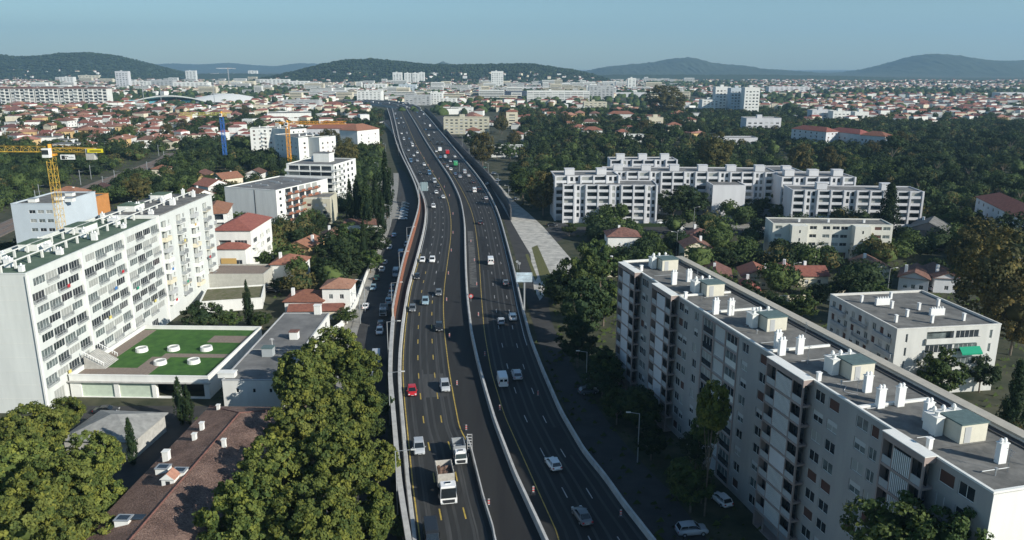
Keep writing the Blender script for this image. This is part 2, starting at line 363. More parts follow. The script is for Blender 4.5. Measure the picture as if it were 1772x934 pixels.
stripe('road_marking', mix(C_L, C_Y, .36), .2, .2, whitep, (3, 13), i1=row(470)); stripe('road_marking', mix(C_L, C_Y, .68), .2, .2, whitep, (3, 13), i1=row(520))
stripe('road_marking', mix(C_Y2, C_R, .34), 0, .16, whitep, (3, 13)); stripe('road_marking', mix(C_Y2, C_R, .66), 0, .16, whitep, (3, 13))
stripe('road_marking', C_R, -1.3, .18, whitep, i1=row(600))
patchm = mat('old_asphalt_seam', (.075, .076, .074), c2=(.045,.046,.046), scale=.6, stretch=(1,.1,1))
wheelm = mat('tyre_polished_asphalt', (.062, .063, .062), c2=(.034, .035, .035), scale=.35, stretch=(1, .12, 1), detail=8)
for t_ in (.10,.24,.43,.57,.76,.90): stripe('wheel_track', mix(C_L, C_Y, t_), 0, .42, wheelm, z=DZ+.0025)
for t_ in (.10,.24,.43,.57,.76,.90): stripe('wheel_track', mix(C_Y2, C_R, t_), 0, .42, wheelm, z=DZ+.0065)
oilm = mat('dark_repair_patch', (.014,.014,.015), c2=(.024,.024,.024), scale=.5)
for Ca, Cb, t_, w_, a_, c_ in ((C_L,C_Y,.15,2.6,395,432),(C_L,C_Y,.84,2.2,470,500),(C_L,C_Y,.5,2.8,820,860),(C_Y2,C_R,.5,2.6,600,640),(C_Y2,C_R,.2,2.4,410,470),(C_L,C_Y,.25,2.4,300,320),(C_Y2,C_R,.75,2.6,740,790)): stripe('asphalt_patch', mix(Ca, Cb, t_), 0, w_, oilm, i0=row(a_), i1=row(c_), z=DZ+.0073)
for t_, w_, a_, c_ in ((.46,.35,640,1000),(.80,.25,560,1000),(.2,.3,440,640)): stripe('asphalt_seam', mix(C_L, C_Y, t_), 0, w_, patchm, i0=row(a_), z=DZ+.003)
stripe('asphalt_patch', mix(C_L, C_Y, .62), 0, 5.2, patchm, i0=row(647), i1=row(690), z=DZ+.0015)
stripe('asphalt_patch', mix(C_M, C_Y2, .5), 0, 2.2, mat('dusty_asphalt',(.13,.125,.115),c2=(.035,.035,.035),scale=.8,detail=9), i0=row(400), i1=row(500), z=DZ+.008)
# lower streets
S_l = curve([(590,700),(600,640),(612,600),(628,540),(640,500),(655,450),(672,405),(684,360),(690,320),(690,290),(672,250),(655,225),(645,200),(560,934),(640,187)], 0)
S_lp = curve([(575,700),(585,640),(599,600),(616,540),(630,500),(645,450),(662,405),(675,360),(681,320),(681,290),(664,250),(648,225),(638,200),(540,934),(632,187)], 0)
struct(ribbon('street', S_l, off(C_out, -1.2), .02, asphalt3, i0=row(290)))
struct(ribbon('pavement', S_lp, S_l, .13, paleroad, thick=.13, i0=row(300)))
S_r = curve([(1045,720),(1075,760),(1110,800),(1160,850),(1225,934),(1000,650),(975,600),(955,560),(948,520),(950,480),(945,440),(930,410),(908,380),(888,350),(866,320),(845,295),(822,270),(800,245),(780,225),(770,205),(765,190)], 0)
struct(ribbon('street', off(C_R, 2.5), S_r, .02, asphalt3, i0=row(200)))
def poly(name, pts, z, m, kind='structure'):
    b = MB(); b.face([(*W(x, y, z), z) for x, y in pts]); o = b.build(name, m); o['kind'] = kind; return o
poly('pavement', [(838,302),(848,300),(870,326),(892,350),(914,368),(940,392),(992,452),(982,480),(964,476),(948,502),(934,520),(924,500),(918,440),(900,410)], .06, mat('bright_concrete', (.58,.55,.49), c2=(.30,.29,.26), scale=.35, detail=9))
poly('verge', [(920,428),(930,424),(954,478),(946,488),(936,486)], .07, mat('dry_grass', (.14,.13,.05), c2=(.08,.09,.03), scale=2)); poly('verge', [(909,440),(914,439),(930,480),(926,486)], .07, MATS['dry_grass'])
poly('street', [(935,402),(962,384),(1000,388),(1120,392),(1340,396),(1352,408),(1130,404),(1000,402),(960,420)], .03, asphalt3)
poly('car_park', [(1120,383),(1350,385),(1352,396),(1120,392)], .05, paleroad)
poly('street', [(1085,440),(1140,400),(1160,400),(1150,432),(1110,470)], .035, asphalt3)
poly('street', [(575,600),(625,480),(640,455),(650,455),(640,505),(600,640)], .015, paleroad)
poly('parking_yard', [(100,790),(140,702),(372,702),(352,740),(300,800),(180,900)], .03, asphalt3)
poly('street', [(600,365),(690,362),(690,378),(600,380)], .03, paleroad)
poly('street', [(640,285),(668,285),(690,360),(668,372)], .025, paleroad)
for q in bend + bend2: occupy(q.x, q.y, 14, 10, 0)
for i in range(5):
    for t_ in (.25,.5,.75): q = (bend[i]*(1-t_)+bend[i+1]*t_ + bend2[i]*(1-t_)+bend2[i+1]*t_)/2; occupy(q.x, q.y, 42, 60, 0)
for q in sa: occupy(q.x, q.y, 6, 10, 0)
# railway
rl = thing('railway', 'double railway track curving through the trees on the left', 'railway', (0,0,0))
rp = [(-40,418),(30,385),(80,362),(130,338),(170,320),(215,303),(250,290),(285,276),(300,266)]
A = np.array([W(x, y) for x, y in rp]); tt = np.linspace(0, len(rp)-1, 60); A = np.stack([np.interp(tt, range(len(rp)), A[:,0]), np.interp(tt, range(len(rp)), A[:,1])], 1)
for i in range(3): A[1:-1] = (A[:-2]+A[1:-1]*2+A[2:])/4
def rib2(name, Cv, d0, d1, z0, z1, m, parent=None):
    a = off(Cv, d0); c = off(Cv, d1); b = MB()
    for i in range(len(a)-1): b.quad((*a[i], z1), (*a[i+1], z1), (*c[i+1], z1), (*c[i], z1)); b.quad((*a[i], z0), (*a[i+1], z0), (*a[i+1], z1), (*a[i], z1)); b.quad((*c[i+1], z0), (*c[i], z0), (*c[i], z1), (*c[i+1], z1))
    return b.build(name, m, parent)
rib2('ballast', A, -5.5, 5.5, 0, .5, mat('ballast', (.20,.17,.145), c2=(.13,.11,.10), scale=.6, detail=8), rl)
for d in (-3.2, -1.7, 1.7, 3.2): rib2('rail', A, d-.1, d+.1, .5, .72, mat('rail_steel', (.16,.12,.10)), rl)
for i in range(0, 60, 3):
    occupy(A[i][0], A[i][1], 13, 13, 0)
for i in range(0, NR, 3):
    for Cv0, Cv1, e in ((C_out, C_R, 1.5),):
        cx = (Cv0[i][0]+Cv1[i][0])/2; occupy(cx, Cv0[i][1], abs(Cv1[i][0]-Cv0[i][0])/2+e, max(6, Cv0[i][1]*.02), 0)
    if ROWS[i] > 290: cx = (S_lp[i][0]+C_out[i][0])/2; occupy(cx, C_out[i][1], abs(C_out[i][0]-S_lp[i][0])/2, max(6, C_out[i][1]*.02), 0)
    if ROWS[i] > 205 and ROWS[i] < 560: cx = (S_r[i][0]+C_R[i][0])/2; occupy(cx, C_R[i][1], abs(C_R[i][0]-S_r[i][0])/2, max(6, C_R[i][1]*.02), 0)
for x, y, w in ((930,430,16),(940,460,14),(915,400,18),(895,375,16),(870,340,14),(950,480,10),(960,440,14)):
    p = W(x, y); occupy(p.x, p.y, w, w, 0)
for x in range(960, 1350, 20): p = W(x, 396); occupy(p.x, p.y, 6, 6, 0)
# ------------------------------------------------------------------ building kit
WINC = {}
def winmesh(w, h, style):
    k = (round(w, 2), round(h, 2), style)
    if k in WINC: return WINC[k]
    b = MB(); t = .07; y0, y1 = .10, .17
    b.box(0, y0, 0, w, y1, t); b.box(0, y0, h-t, w, y1, h); b.box(0, y0, t, t, y1, h-t); b.box(w-t, y0, t, w, y1, h-t)
    n = {'plain': 1 if w > 1 else 0, 'strip': max(1, round(w/1.0)-1), 'far': 0, 'shutter': 0, 'dark': 0, 'half': 1, 'louvre': 0, 'rail': max(1, round(w/1.0)-1), 'void': 0}[style]
    for i in range(n): x = w*(i+1)/(n+1); b.box(x-.03, y0, t, x+.03, y1, h-t)
    if style == 'rail':
        b.box(0, .0, 0, w, .06, .95, 1)
    p = MB()
    if style == 'shutter': p.box(t, .12, t, w-t, .15, h-t)
    elif style == 'half': p.box(t, .12, t, w-t, .15, h-t); p.box(t, .07, h*.55, w-t, .10, h-t, 1)
    elif style == 'louvre':
        x = .1
        while x < w-.1: p.box(x, -.05, .02, x+.12, .02, h-.02, 1); x += .28
        p.box(t, .12, t, w-t, .14, h-t)
    elif style == 'void': p.box(t, .9, t, w-t, .93, h-t)
    else: p.box(t, .12, t, w-t, .15, h-t)
    pm = {'shutter': [shutter, shutter], 'half': [glass, shutter], 'louvre': [darkm, whitem], 'dark': [darkshut, darkshut]}.get(style, [glass, curtain])
    WINC[k] = (b.mesh('window', [framem, offw]), p.mesh('pane', pm)); return WINC[k]
CURT = {}
def panevar(me, r):
    """some panes have pale curtains, others a reflection mixed into paler glass"""
    if r > .5 or me.materials[0] != glass: return me
    k = (me.name, r < .16)
    if k not in CURT:
        c = me.copy(); c.materials[0] = curtain if r < .16 else glassmid; CURT[k] = c
    return CURT[k]
BALC = {}
def balcmesh(w, dep, rh, style):
    k = (round(w, 2), dep, rh, style)
    if k in BALC: return BALC[k]
    b = MB(); b.box(0, -dep, -.18, w, 0, 0)
    if style == 'solid': b.box(0, -dep, 0, w, -dep+.1, rh); b.box(0, -dep+.1, 0, .1, 0, rh); b.box(w-.1, -dep+.1, 0, w, 0, rh)
    else:
        b.box(0, -dep, rh-.06, w, -dep+.06, rh, 1)
        n = max(2, int(w/.28))
        for i in range(n+1): x = (w-.04)*i/n; b.box(x, -dep+.01, 0, x+.04, -dep+.05, rh-.06, 1)
        for s in (0, w-.05): b.box(s, -dep+.06, 0, s+.05, 0, rh, 1)
    BALC[k] = b; return b
class Bld:
    def __init__(s, name, label, cat, p0, p1, dep, h, wm, z=0.0, group=None, occ=True):
        s.p0 = Vector(p0); s.p1 = Vector(p1); d = s.p1 - s.p0; s.w = d.length; s.d = dep; s.h = h; s.wm = wm
        s.rz = math.atan2(d.y, d.x); s.z = z
        s.root = thing(name, label, cat, (s.p0.x, s.p0.y, z), s.rz, group)
        s.op = {'F': [], 'R': [], 'B': [], 'L': []}; s.M = Matrix.Translation((s.p0.x, s.p0.y, z)) @ Matrix.Rotation(s.rz, 4, 'Z')
        s.bal = []; s.cam = s.M.inverted() @ Vector((0, 0, CAMZ)); s.maxw = 95; s.wpart = 'window'
        c = s.M @ Vector((s.w/2, dep/2, 0))
        if occ: occupy(c.x, c.y, s.w/2+1, dep/2+1, s.rz)
    def fr(s, face):   # origin, rotation, length
        return {'F': ((0,0), 0, s.w), 'R': ((s.w,0), math.pi/2, s.d), 'B': ((s.w,s.d), math.pi, s.w), 'L': ((0,s.d), -math.pi/2, s.d)}[face]
    def len(s, face): return s.fr(face)[2]
    def grid(s, face, cols, w, h, sill=.9, fl=2.85, z0=0.0, n=None, u0=.8, u1=None, styles=('plain',), skip=0):
        L = s.fr(face)[2]; u1 = L-.8 if u1 is None else u1
        n = n if n is not None else int((s.h - z0 - .3)/fl)
        pitch = (u1-u0)/cols
        for k in range(skip, n):
            for c in range(cols):
                uc = u0 + pitch*(c+.5); zz = z0 + k*fl + sill
                if zz + h > s.h - .2: continue
                s.op[face].append((uc-w/2, zz, uc+w/2, zz+h, random.choice(styles)))
    def cols(s, face, us, w, h, sill=.9, fl=2.85, z0=0.0, n=6, styles=('plain',)):
        for k in range(n):
            for u in us:
                zz = z0 + k*fl + sill
                if zz + h <= s.h - .2: s.op[face].append((u-w/2, zz, u+w/2, zz+h, random.choice(styles)))
    def balc(s, face, u0, u1, zz, dep=1.1, rh=1.0, style='solid', m=None): s.bal.append((face, u0, u1, zz, dep, rh, style, m or s.wm))
    def walls(s, depth=.28, parapet=.35, roofm=gravel, cop=None, flat=True, copw=.3):
        wb = MB()
        for face in 'FRBL':
            (ox, oy), a, L = s.fr(face); ca, sa_ = math.cos(a), math.sin(a)
            P = lambda u, y, z: (ox + u*ca - y*sa_, oy + u*sa_ + y*ca, z)
            ops = s.op[face]
            us = sorted({0.0, L} | {round(o[0], 3) for o in ops} | {round(o[2], 3) for o in ops})
            zs = sorted({0.0, s.h} | {round(o[1], 3) for o in ops} | {round(o[3], 3) for o in ops})
            us = [u for u in us if -1e-6 <= u <= L+1e-6]
            boxes = [(round(o[0],3), round(o[1],3), round(o[2],3), round(o[3],3)) for o in ops]
            for i in range(len(zs)-1):
                zc = (zs[i]+zs[i+1])/2; row_ = [bx for bx in boxes if bx[1] < zc < bx[3]]; st = None
                for j in range(len(us)-1):
                    uc = (us[j]+us[j+1])/2; hole = any(bx[0] < uc < bx[2] for bx in row_)
                    if not hole and st is None: st = us[j]
                    if hole and st is not None: wb.quad(P(st,0,zs[i]), P(us[j],0,zs[i]), P(us[j],0,zs[i+1]), P(st,0,zs[i+1])); st = None
                if st is not None: wb.quad(P(st,0,zs[i]), P(us[-1],0,zs[i]), P(us[-1],0,zs[i+1]), P(st,0,zs[i+1]))
            for o in ops:
                u0, z0, u1, z1, sty = o; dd = 1.0 if sty == 'void' else depth
                wb.quad(P(u0,0,z0), P(u1,0,z0), P(u1,dd,z0), P(u0,dd,z0)); wb.quad(P(u0,0,z1), P(u0,dd,z1), P(u1,dd,z1), P(u1,0,z1))
                wb.quad(P(u0,0,z0), P(u0,dd,z0), P(u0,dd,z1), P(u0,0,z1)); wb.quad(P(u1,0,z0), P(u1,0,z1), P(u1,dd,z1), P(u1,dd,z0))
        s.wall = wb.build('wall', s.wm, s.root)
        if flat:
            rb = MB(); rb.quad((.02,.02,s.h-parapet), (s.w-.02,.02,s.h-parapet), (s.w-.02,s.d-.02,s.h-parapet), (.02,s.d-.02,s.h-parapet)); s.roof = rb.build('roof', roofm, s.root)
            c = MB(); t = copw; e = .06; z0, z1 = s.h-parapet-.05, s.h+.03
            c.box(-e,-e,z1-.22,s.w+e,t,z1); c.box(-e,s.d-t,z1-.22,s.w+e,s.d+e,z1); c.box(-e,t,z1-.22,t,s.d-t,z1); c.box(s.w-t,t,z1-.22,s.w+e,s.d-t,z1)
            c.box(.05,.05,z0,s.w-.05,t-.03,z1-.22); c.box(.05,s.d-t+.03,z0,s.w-.05,s.d-.05,z1-.22); c.box(.05,t,z0,t-.03,s.d-t,z1-.22); c.box(s.w-t+.03,t,z0,s.w-.05,s.d-t,z1-.22)
            c.build('parapet', cop or s.wm, s.root)
        s.windows(); s.balconies(); return s
    def windows(s):
        rec = []
        for face in 'FRBL':
            (ox, oy), a, L = s.fr(face); n = Vector((math.sin(a), -math.cos(a)))
            for (u0, z0, u1, z1, sty) in s.op[face]:
                p = Vector((ox + u0*math.cos(a), oy + u0*math.sin(a), z0)); to = s.cam - p
                rec.append((to.length + (1e5 if to.x*n.x + to.y*n.y < 0 else 0), p, a, u1-u0, z1-z0, sty, random.random()))
        rec.sort(key=lambda r: r[0])
        far = rec and rec[0][0] > 330
        for (dd, p, a, w, h, sty, rr) in rec[:s.maxw]:
            if far:
                put(s.wpart, farwin(w, h, sty, rr), s.root, p, a); continue
            fm, pm = winmesh(w, h, sty); o = put(s.wpart, fm, s.root, p, a); put('pane', panevar(pm, rr), o)
        if rec[s.maxw:]:
            b = MB()
            for (dd, p, a, w, h, sty, rr) in rec[s.maxw:]:
                fm, pm = winmesh(w, h, sty); M = Matrix.Translation(p) @ Matrix.Rotation(a, 4, 'Z')
                b.merge(fm, M); mi = {'shutter': (3,3), 'half': (1,3), 'louvre': (1,0), 'dark': (4,4)}.get(sty, (2,2) if rr < .16 else ((5,5) if rr < .5 else (1,1))); b.merge(pm, M, mi)
            b.build(s.wpart, [framem, glass, curtain, shutter, darkshut, glassmid], s.root)['kind'] = 'stuff'
    def balconies(s):
        rec = []
        for (face, u0, u1, zz, dep, rh, style, m) in s.bal:
            (ox, oy), a, L = s.fr(face); p = Vector((ox + u0*math.cos(a), oy + u0*math.sin(a), zz)); rec.append(((s.cam-p).length, p, a, u1-u0, dep, rh, style, m))
        rec.sort(key=lambda r: r[0]); cache = {}
        for (dd, p, a, w, dep, rh, style, m) in rec[:95]:
            k = (round(w,2), dep, rh, style, m.name)
            if k not in cache: cache[k] = balcmesh(w, dep, rh, style).mesh('balcony', [m, greym])
            put('balcony', cache[k], s.root, p, a)
        if rec[95:]:
            b = MB()
            for (dd, p, a, w, dep, rh, style, m) in rec[95:]: b.merge(balcmesh(w, dep, rh, style).mesh('t', [m, greym]), Matrix.Translation(p) @ Matrix.Rotation(a, 4, 'Z'))
            b.build('balcony', [s.wm, greym], s.root)['kind'] = 'stuff'
    def part(s, name, b, m, parent=None, **k): return b.build(name, m, parent or s.root, **k)
    def chim(s, x, y, w=.5, d=.7, h=1.6, cow=True, z=None):
        z = s.h-.36 if z is None else z
        b = MB(); b.box(-w/2,-d/2,0,w/2,d/2,h); b.box(-w/2-.07,-d/2-.07,h,w/2+.07,d/2+.07,h+.1)
        if cow:
            for yy in ((-d*.25, d*.25) if d > .9 else (0,)): b.bar((0,yy,h+.1), (0,yy,h+.3), .16, n=8); b.bar((0,yy,h+.3), (0,yy,h+.55), .22, n=8, r2=.1)
        return b.build('chimney', whitem, s.root, (x, y, z))
    def hut(s, x, y, w, d, h, m=None, mt=teal, z=None):
        z = s.h-.36 if z is None else z
        b = MB(); b.box(0,0,0,w,d,h); b.box(-.12,-.12,h,w+.12,d+.12,h+.15,1); return b.build('roof_hut', [m or s.wm, mt], s.root, (x, y, z))
FW = {}
def farwin(w, h, sty, rr):
    k = (round(w,1), round(h,1), sty, rr < .2)
    if k not in FW:
        b = MB(); b.box(0,.12,0,w,.16,h); b.box(-.0,.06,0,w,.115,.1,1)
        if sty == 'rail': b.box(0,.0,0,w,.06,h*.4,1)
        FW[k] = b.mesh('window', [{'shutter': shutter, 'dark': darkshut, 'half': shutter}.get(sty, curtain if rr < .2 else glass), framem])
    return FW[k]
def fromroof(a, c, h): return W(*a, h), W(*c, h)
def pitched(s, kind, m, oh=.5, rise=None, axis=None, z=None):
    """hip or gable roof on a Bld or on a house root: returns the roof part"""
    w, d = s.w, s.d; z = s.h if z is None else z; b = MB(); long_x = (w >= d) if axis is None else axis == 'x'
    x0, x1, y0, y1 = -oh, w+oh, -oh, d+oh; rise = rise or min(w, d)*.24
    if not long_x: T = lambda x, y, zz: (y, x, zz); x0, x1, y0, y1 = -oh, d+oh, -oh, w+oh
    else: T = lambda x, y, zz: (x, y, zz)
    ym = (y0+y1)/2; ins = (y1-y0)/2 if kind == 'hip' else 0
    if kind == 'hip' and x1-x0 < 2*ins: ins = (x1-x0)/2-.01
    r0, r1 = T(x0+ins, ym, z+rise), T(x1-ins, ym, z+rise)
    A, B_, C_, D_ = T(x0,y0,z), T(x1,y0,z), T(x1,y1,z), T(x0,y1,z); dn = lambda p: (p[0], p[1], p[2]-.16)
    b.face([A, B_, r1, r0]); b.face([C_, D_, r0, r1])
    if kind == 'hip': b.face([B_, C_, r1]); b.face([D_, A, r0])
    else:
        g = MB(); g.face([T(x0+oh, y0+oh, z-.1), T(x0+oh, y1-oh, z-.1), T(x0+oh, ym, z+rise-.1)]); g.face([T(x1-oh, y0+oh, z-.1), T(x1-oh, y1-oh, z-.1), T(x1-oh, ym, z+rise-.1)]); g.build('gable', s.wm, s.root)
        for q in ((A, r0), (r0, D_), (B_, r1), (r1, C_)): b.face([q[0], q[1], dn(q[1]), dn(q[0])])
    b.face([dn(A), dn(B_), dn(C_), dn(D_)])
    for q in ((A, B_), (B_, C_), (C_, D_), (D_, A)):
        if kind == 'hip' or q in ((A, B_), (C_, D_)): b.face([q[0], q[1], dn(q[1]), dn(q[0])])
    o = b.build('roof', m, s.root)
    return o
# ------------------------------------------------------------------ A: long white apartment block on the left
HA = 28.0
pA0 = W(30, 473, HA); pA1 = W(340, 336, HA); pA0.x = pA1.x = -90.0
A_ = Bld('apartment_block', 'long white apartment block with green felt roof and balcony windows at the left edge', 'apartment block', pA0, pA1, 16, HA, mat('slab_render', (.64,.66,.63), c2=(.56,.58,.555), scale=.4, stretch=ST, detail=8))
LA = A_.w; near = LA*.60; FLH = 2.82
for k in range(8):
    zz = 4.4 + k*FLH
    for bay in range(3):
        u = 1.6 + bay*near/3 + (.9 if k % 2 else 0)
        for q in range(4):
            wv = 3.95; uu = u - .5 + q*(wv+.14)
            rl_ = (q + k) % 2 == 0
            A_.op['F'].append((uu, zz+(.2 if rl_ else .7), uu+wv, zz+2.3, 'strip'))
            if rl_: A_.balc('F', uu+.1, uu+wv-.1, zz+.2, .35, .8, 'bars')
    L2 = LA - near
    for c in range(4):
        uu = near + 1.4 + c*L2/4
        A_.op['F'].append((uu+.3, zz+.15, uu+3.3, zz+2.3, 'void'))
        A_.balc('F', uu, uu+3.6, zz+.05, 1.1, .95, 'solid' if c in (0, 2) else 'bars', [white, greyw, cream, white][(k+c) % 4])
        if c < 3: A_.op['F'].append((uu+4.6, zz+.9, uu+5.6, zz+2.1, 'half' if (k*3+c) % 4 == 0 else 'plain'))
for c in range(9): A_.op['F'].append((3+c*5.4, .6, 6.6+c*5.4, 3.2, 'strip'))
A_.walls(roofm=greenroof, parapet=.5)
for u in (.0, near/3, near*2/3, near): bb = MB(); bb.box(u-.3, -.35, .2, u+.3, -.02, HA-.4); A_.part('pilaster', bb, white)
bb = MB(); bb.box(near-.1, -.35, HA-.35, near+.3, 15, HA+.55); A_.part('roof_upstand', bb, white)
bb = MB(); bb.box(near+.3,.5,HA-.3,LA-.6,15.5,HA+.25); A_.part('roof_step', bb, gravel)
# end wall panel joints
bb = MB()
for z in np.arange(3, HA-1, 2.82): bb.box(-.03, .4, z, -.003, 15.6, z+.06)
A_.part('panel_joints', bb, offw)
# roof gear: balustrade frame, vents and chimneys
for (y, u0, u1) in ((5.2, 1, LA-2), (10.8, 1, LA-2)):
    bb = MB(); bb.box(u0, y-.12, HA+1.0, u1, y+.12, HA+1.2)
    u = u0
    while u < u1: bb.box(u, y-.2, HA-.45, u+.35, y+.2, HA+1.0); u += 4.4
    A_.part('roof_frame', bb, offw)
for i in range(26):
    x = 3 + i*(LA-6)/25 + random.uniform(-.6,.6); y = (2.8, 7.2, 9.0, 13.2)[i % 4] + random.uniform(-.4,.4)
    A_.chim(x, y, random.choice((.7,.9,1.3)), random.choice((.8,1.2,1.8)), random.choice((.8,1.1,1.6)), z=HA-.48 if x < near else HA+.26)
for x, y, w, d in ((20,9.5,5,4),(38,9.2,6,4.5),(62,8.6,5.5,4.5),(80,8.6,5,4)): A_.hut(x, y, w, d, 1.5, white, greenroof, z=HA-.48 if x < near else HA+.26)
# washing and awnings on the balconies
for i, (u, k, m) in enumerate([(near+3,0,redcloth),(near+11,1,greenaw),(near+12,5,yelcloth),(near+20,4,greyw),(near+2.8,3,bluecloth),(30,4,bluecloth),(12,6,redcloth),(26,2,yelcloth),(40,3,greenaw),(8,0,yelcloth),(near+20,6,tangold),(near+28,2,redcloth),(34,5,redcloth),(48,1,yelcloth)]):
    bb = MB(); bb.box(0,-.44 if u < near else -1.2,.2,1.0,-.40 if u < near else -1.12,.85); A_.part('hanging_cloth', bb, m, loc=(u, 0, 4.4+k*FLH+.3))
# entrance door (red) at the foot of the far half
bb = MB(); bb.box(0,-.06,0,2.2,-.01,2.6); A_.part('door', bb, redp, loc=(LA-8, 0, .3))

# ------------------------------------------------------------------ R1: long block on the right
HR = 26.0
q0 = W(1078, 451, HR); q1 = W(1720, 851, HR)
B1 = Bld('apartment_block', 'long pale apartment block with gravel roof, huts and tall chimneys, in the right foreground', 'apartment block', q0, q1, 12.0, HR, mat('shaded_block_render', (.40,.385,.365), c2=(.32,.31,.30), scale=.35, stretch=ST, detail=8))  # wall colour darkened to carry the shade on the motorway facade
LR = B1.w; dirR = (q1-q0).normalized()
def uat(px):
    lo, hi = 0., LR
    for _ in range(40):
        m = (lo+hi)/2; p = q0 + dirR*m
        if proj(p.x, p.y, HR)[0] < px: lo = m
        else: hi = m
    return (lo+hi)/2
FH = 2.8
sty = ('plain','plain','half','dark','plain')
for (a, c, st) in [(1628,1656,0),(1662,1691,0),(1411,1431,0),(1436,1455,0),(1484,1505,0),(1510,1524,1),(1286,1297,0),(1316,1331,0),(1335,1342,1),(1176,1184,0),(1185,1192,0),(1203,1210,1),(1112,1118,0),(1118,1123,0),(1133,1138,1)]:
    u0, u1 = uat(a), uat(c); um = (u0+u1)/2; w = min(max(u1-u0, 1.15), 2.1)*.98
    for k in range(9): B1.op['F'].append((um-w/2, HR-2.45-k*FH, um+w/2, HR-.95-k*FH, random.choice(sty)))
# near end wall: a column of small windows
for k in range(8): B1.op['R'].append((7.0, HR-3.0-k*FH, 8.2, HR-1.7-k*FH, 'dark' if k % 2 else 'plain'))
bb = MB(); bb.box(LR+.004,0,0,LR+.06,6.95,HR-.3); bb.box(LR+.004,8.25,0,LR+.06,12,HR-.3); B1.part('lit_end_wall', bb, white)  # white skin keeps the sunlit end lighter than the shade-coloured facade
lg0, lg1 = uat(1218), uat(1279)
for k in range(9):
    z = HR-.9-k*FH; n = 3; pw = (lg1-lg0)/n
    for i in range(n): B1.op['F'].append((lg0+i*pw+.25, z-2.3, lg0+(i+1)*pw-.25, z, 'rail' if i != 1 else 'shutter'))
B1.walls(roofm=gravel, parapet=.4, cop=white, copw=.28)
bb = MB()
for k in range(10): bb.box(lg0-.1,-.12,HR-.86-k*FH,lg1+.1,-.01,HR-.66-k*FH)
for i in range(4): u = lg0+i*(lg1-lg0)/3; bb.box(u-.14,-.10,.5,u+.14,-.008,HR-.7)
B1.part('loggia_frame', bb, pinkish)
# projecting balcony bays in brownish pink frames
for (a, c, st) in ((1548,1622,'louvre'),(1344,1409,'louvre'),(1141,1175,'shutter'),(1082,1111,'shutter')):
    u0, u1 = uat(a), uat(c); D = 1.5; w = u1-u0; f = MB()
    f.box(u0, -D, HR-.7, u1, -.01, HR+.05)
    f.box(u0, -D, .0, u0+.22, -.01, HR-.7); f.box(u1-.22, -D, 0, u1, -D+.22, HR-.7)
    for i in (.28, .72): f.box(u0+w*i-.08, -D+.01, 0, u0+w*i+.08, -D+.15, HR-.7)
    for k in range(1, 10): f.box(u0+.22, -D+.003, HR-.7-k*FH-.3, u1-.005, -.01, HR-.7-k*FH)
    bay = B1.part('balcony_bay', f, pinkish)
    c_ = MB(); c_.box(u0-.06, -D-.06, HR+.055, u1+.06, .05, HR+.16); c_.build('coping', white, bay)
    for k in range(8):
        z = HR-.7-(k+1)*FH; w1 = w*.44-.16; p = MB()
        s2 = st if (k < 4 or st == 'shutter') else random.choice(('shutter', 'louvre', 'void'))
        if s2 == 'louvre':
            x = 0
            while x < w1: p.box(x,-.02,.05,x+.13,.05,FH-.35,0); x += .27
            p.box(0,.3,0,w1,.34,FH-.3,1)
        elif s2 == 'shutter': p.box(0,0,.02,w1,.06,FH-.32,0); p.box(0,-.02,1.05,w1,.08,1.15,0)
        else: p.box(0,0,.02,w1,.05,1.0,0); p.box(0,.9,0,w1,.94,FH-.3,1)
        p.build('screen', [palegrey if s2 == 'shutter' else whitem, darkm], bay, (u0+w*.28+.09, -D+.06, z))
        for (x, ww) in ((u0+.23, w*.28-.32), (u0+w*.72+.09, w*.28-.32)):
            p = MB(); p.box(0,0,.02,ww,.05,.95,0); p.box(0,.8,0,ww,.85,FH-.3,1)
            p.build('railing', [greyw, glass], bay, (x, -D+.06, z))
# roof furniture
zr = HR-.39
for px, py in ((1147,463),(1212,507),(1296,567),(1442,648),(1656,748)):
    p = W(px, py, zr); l = B1.M.inverted() @ Vector((p.x, p.y, 0)); y0 = 4.2
    x0 = l.x-1.6
    bb = MB(); bb.box(0,0,0,3.0,3.4,2.15); bb.box(-.12,-.12,2.16,3.12,3.5,2.32,1); hut = bb.build('roof_hut', [mat('pale_cream', (.62,.59,.49), var=.06), teal], B1.root, (x0+1.0, y0+.8, zr))
    d = MB(); d.box(3.003,.5,.05,3.04,1.3,1.9); d.build('door', greyw, hut)
    bb = MB(); bb.box(0,0,0,1.0,4.3,2.0); bb.box(-.1,-.1,2.0,1.1,4.4,2.12)
    for i in (.8, 2.0, 3.4): bb.bar((.5,i,2.12), (.5,i,2.5), .17, n=8); bb.bar((.5,i,2.5), (.5,i,2.85), .3, n=8, r2=.12)
    bb.build('chimney', white, B1.root, (x0-.2, y0-.3, zr))
    bb = MB(); bb.box(0,0,0,.9,1.0,2.1); bb.box(-.08,-.08,2.1,.98,1.08,2.22); bb.bar((.3,.5,2.22),(.3,.5,2.7),.22,n=8,r2=.3); bb.build('chimney', white, B1.root, (x0+1.0, y0-.5, zr))
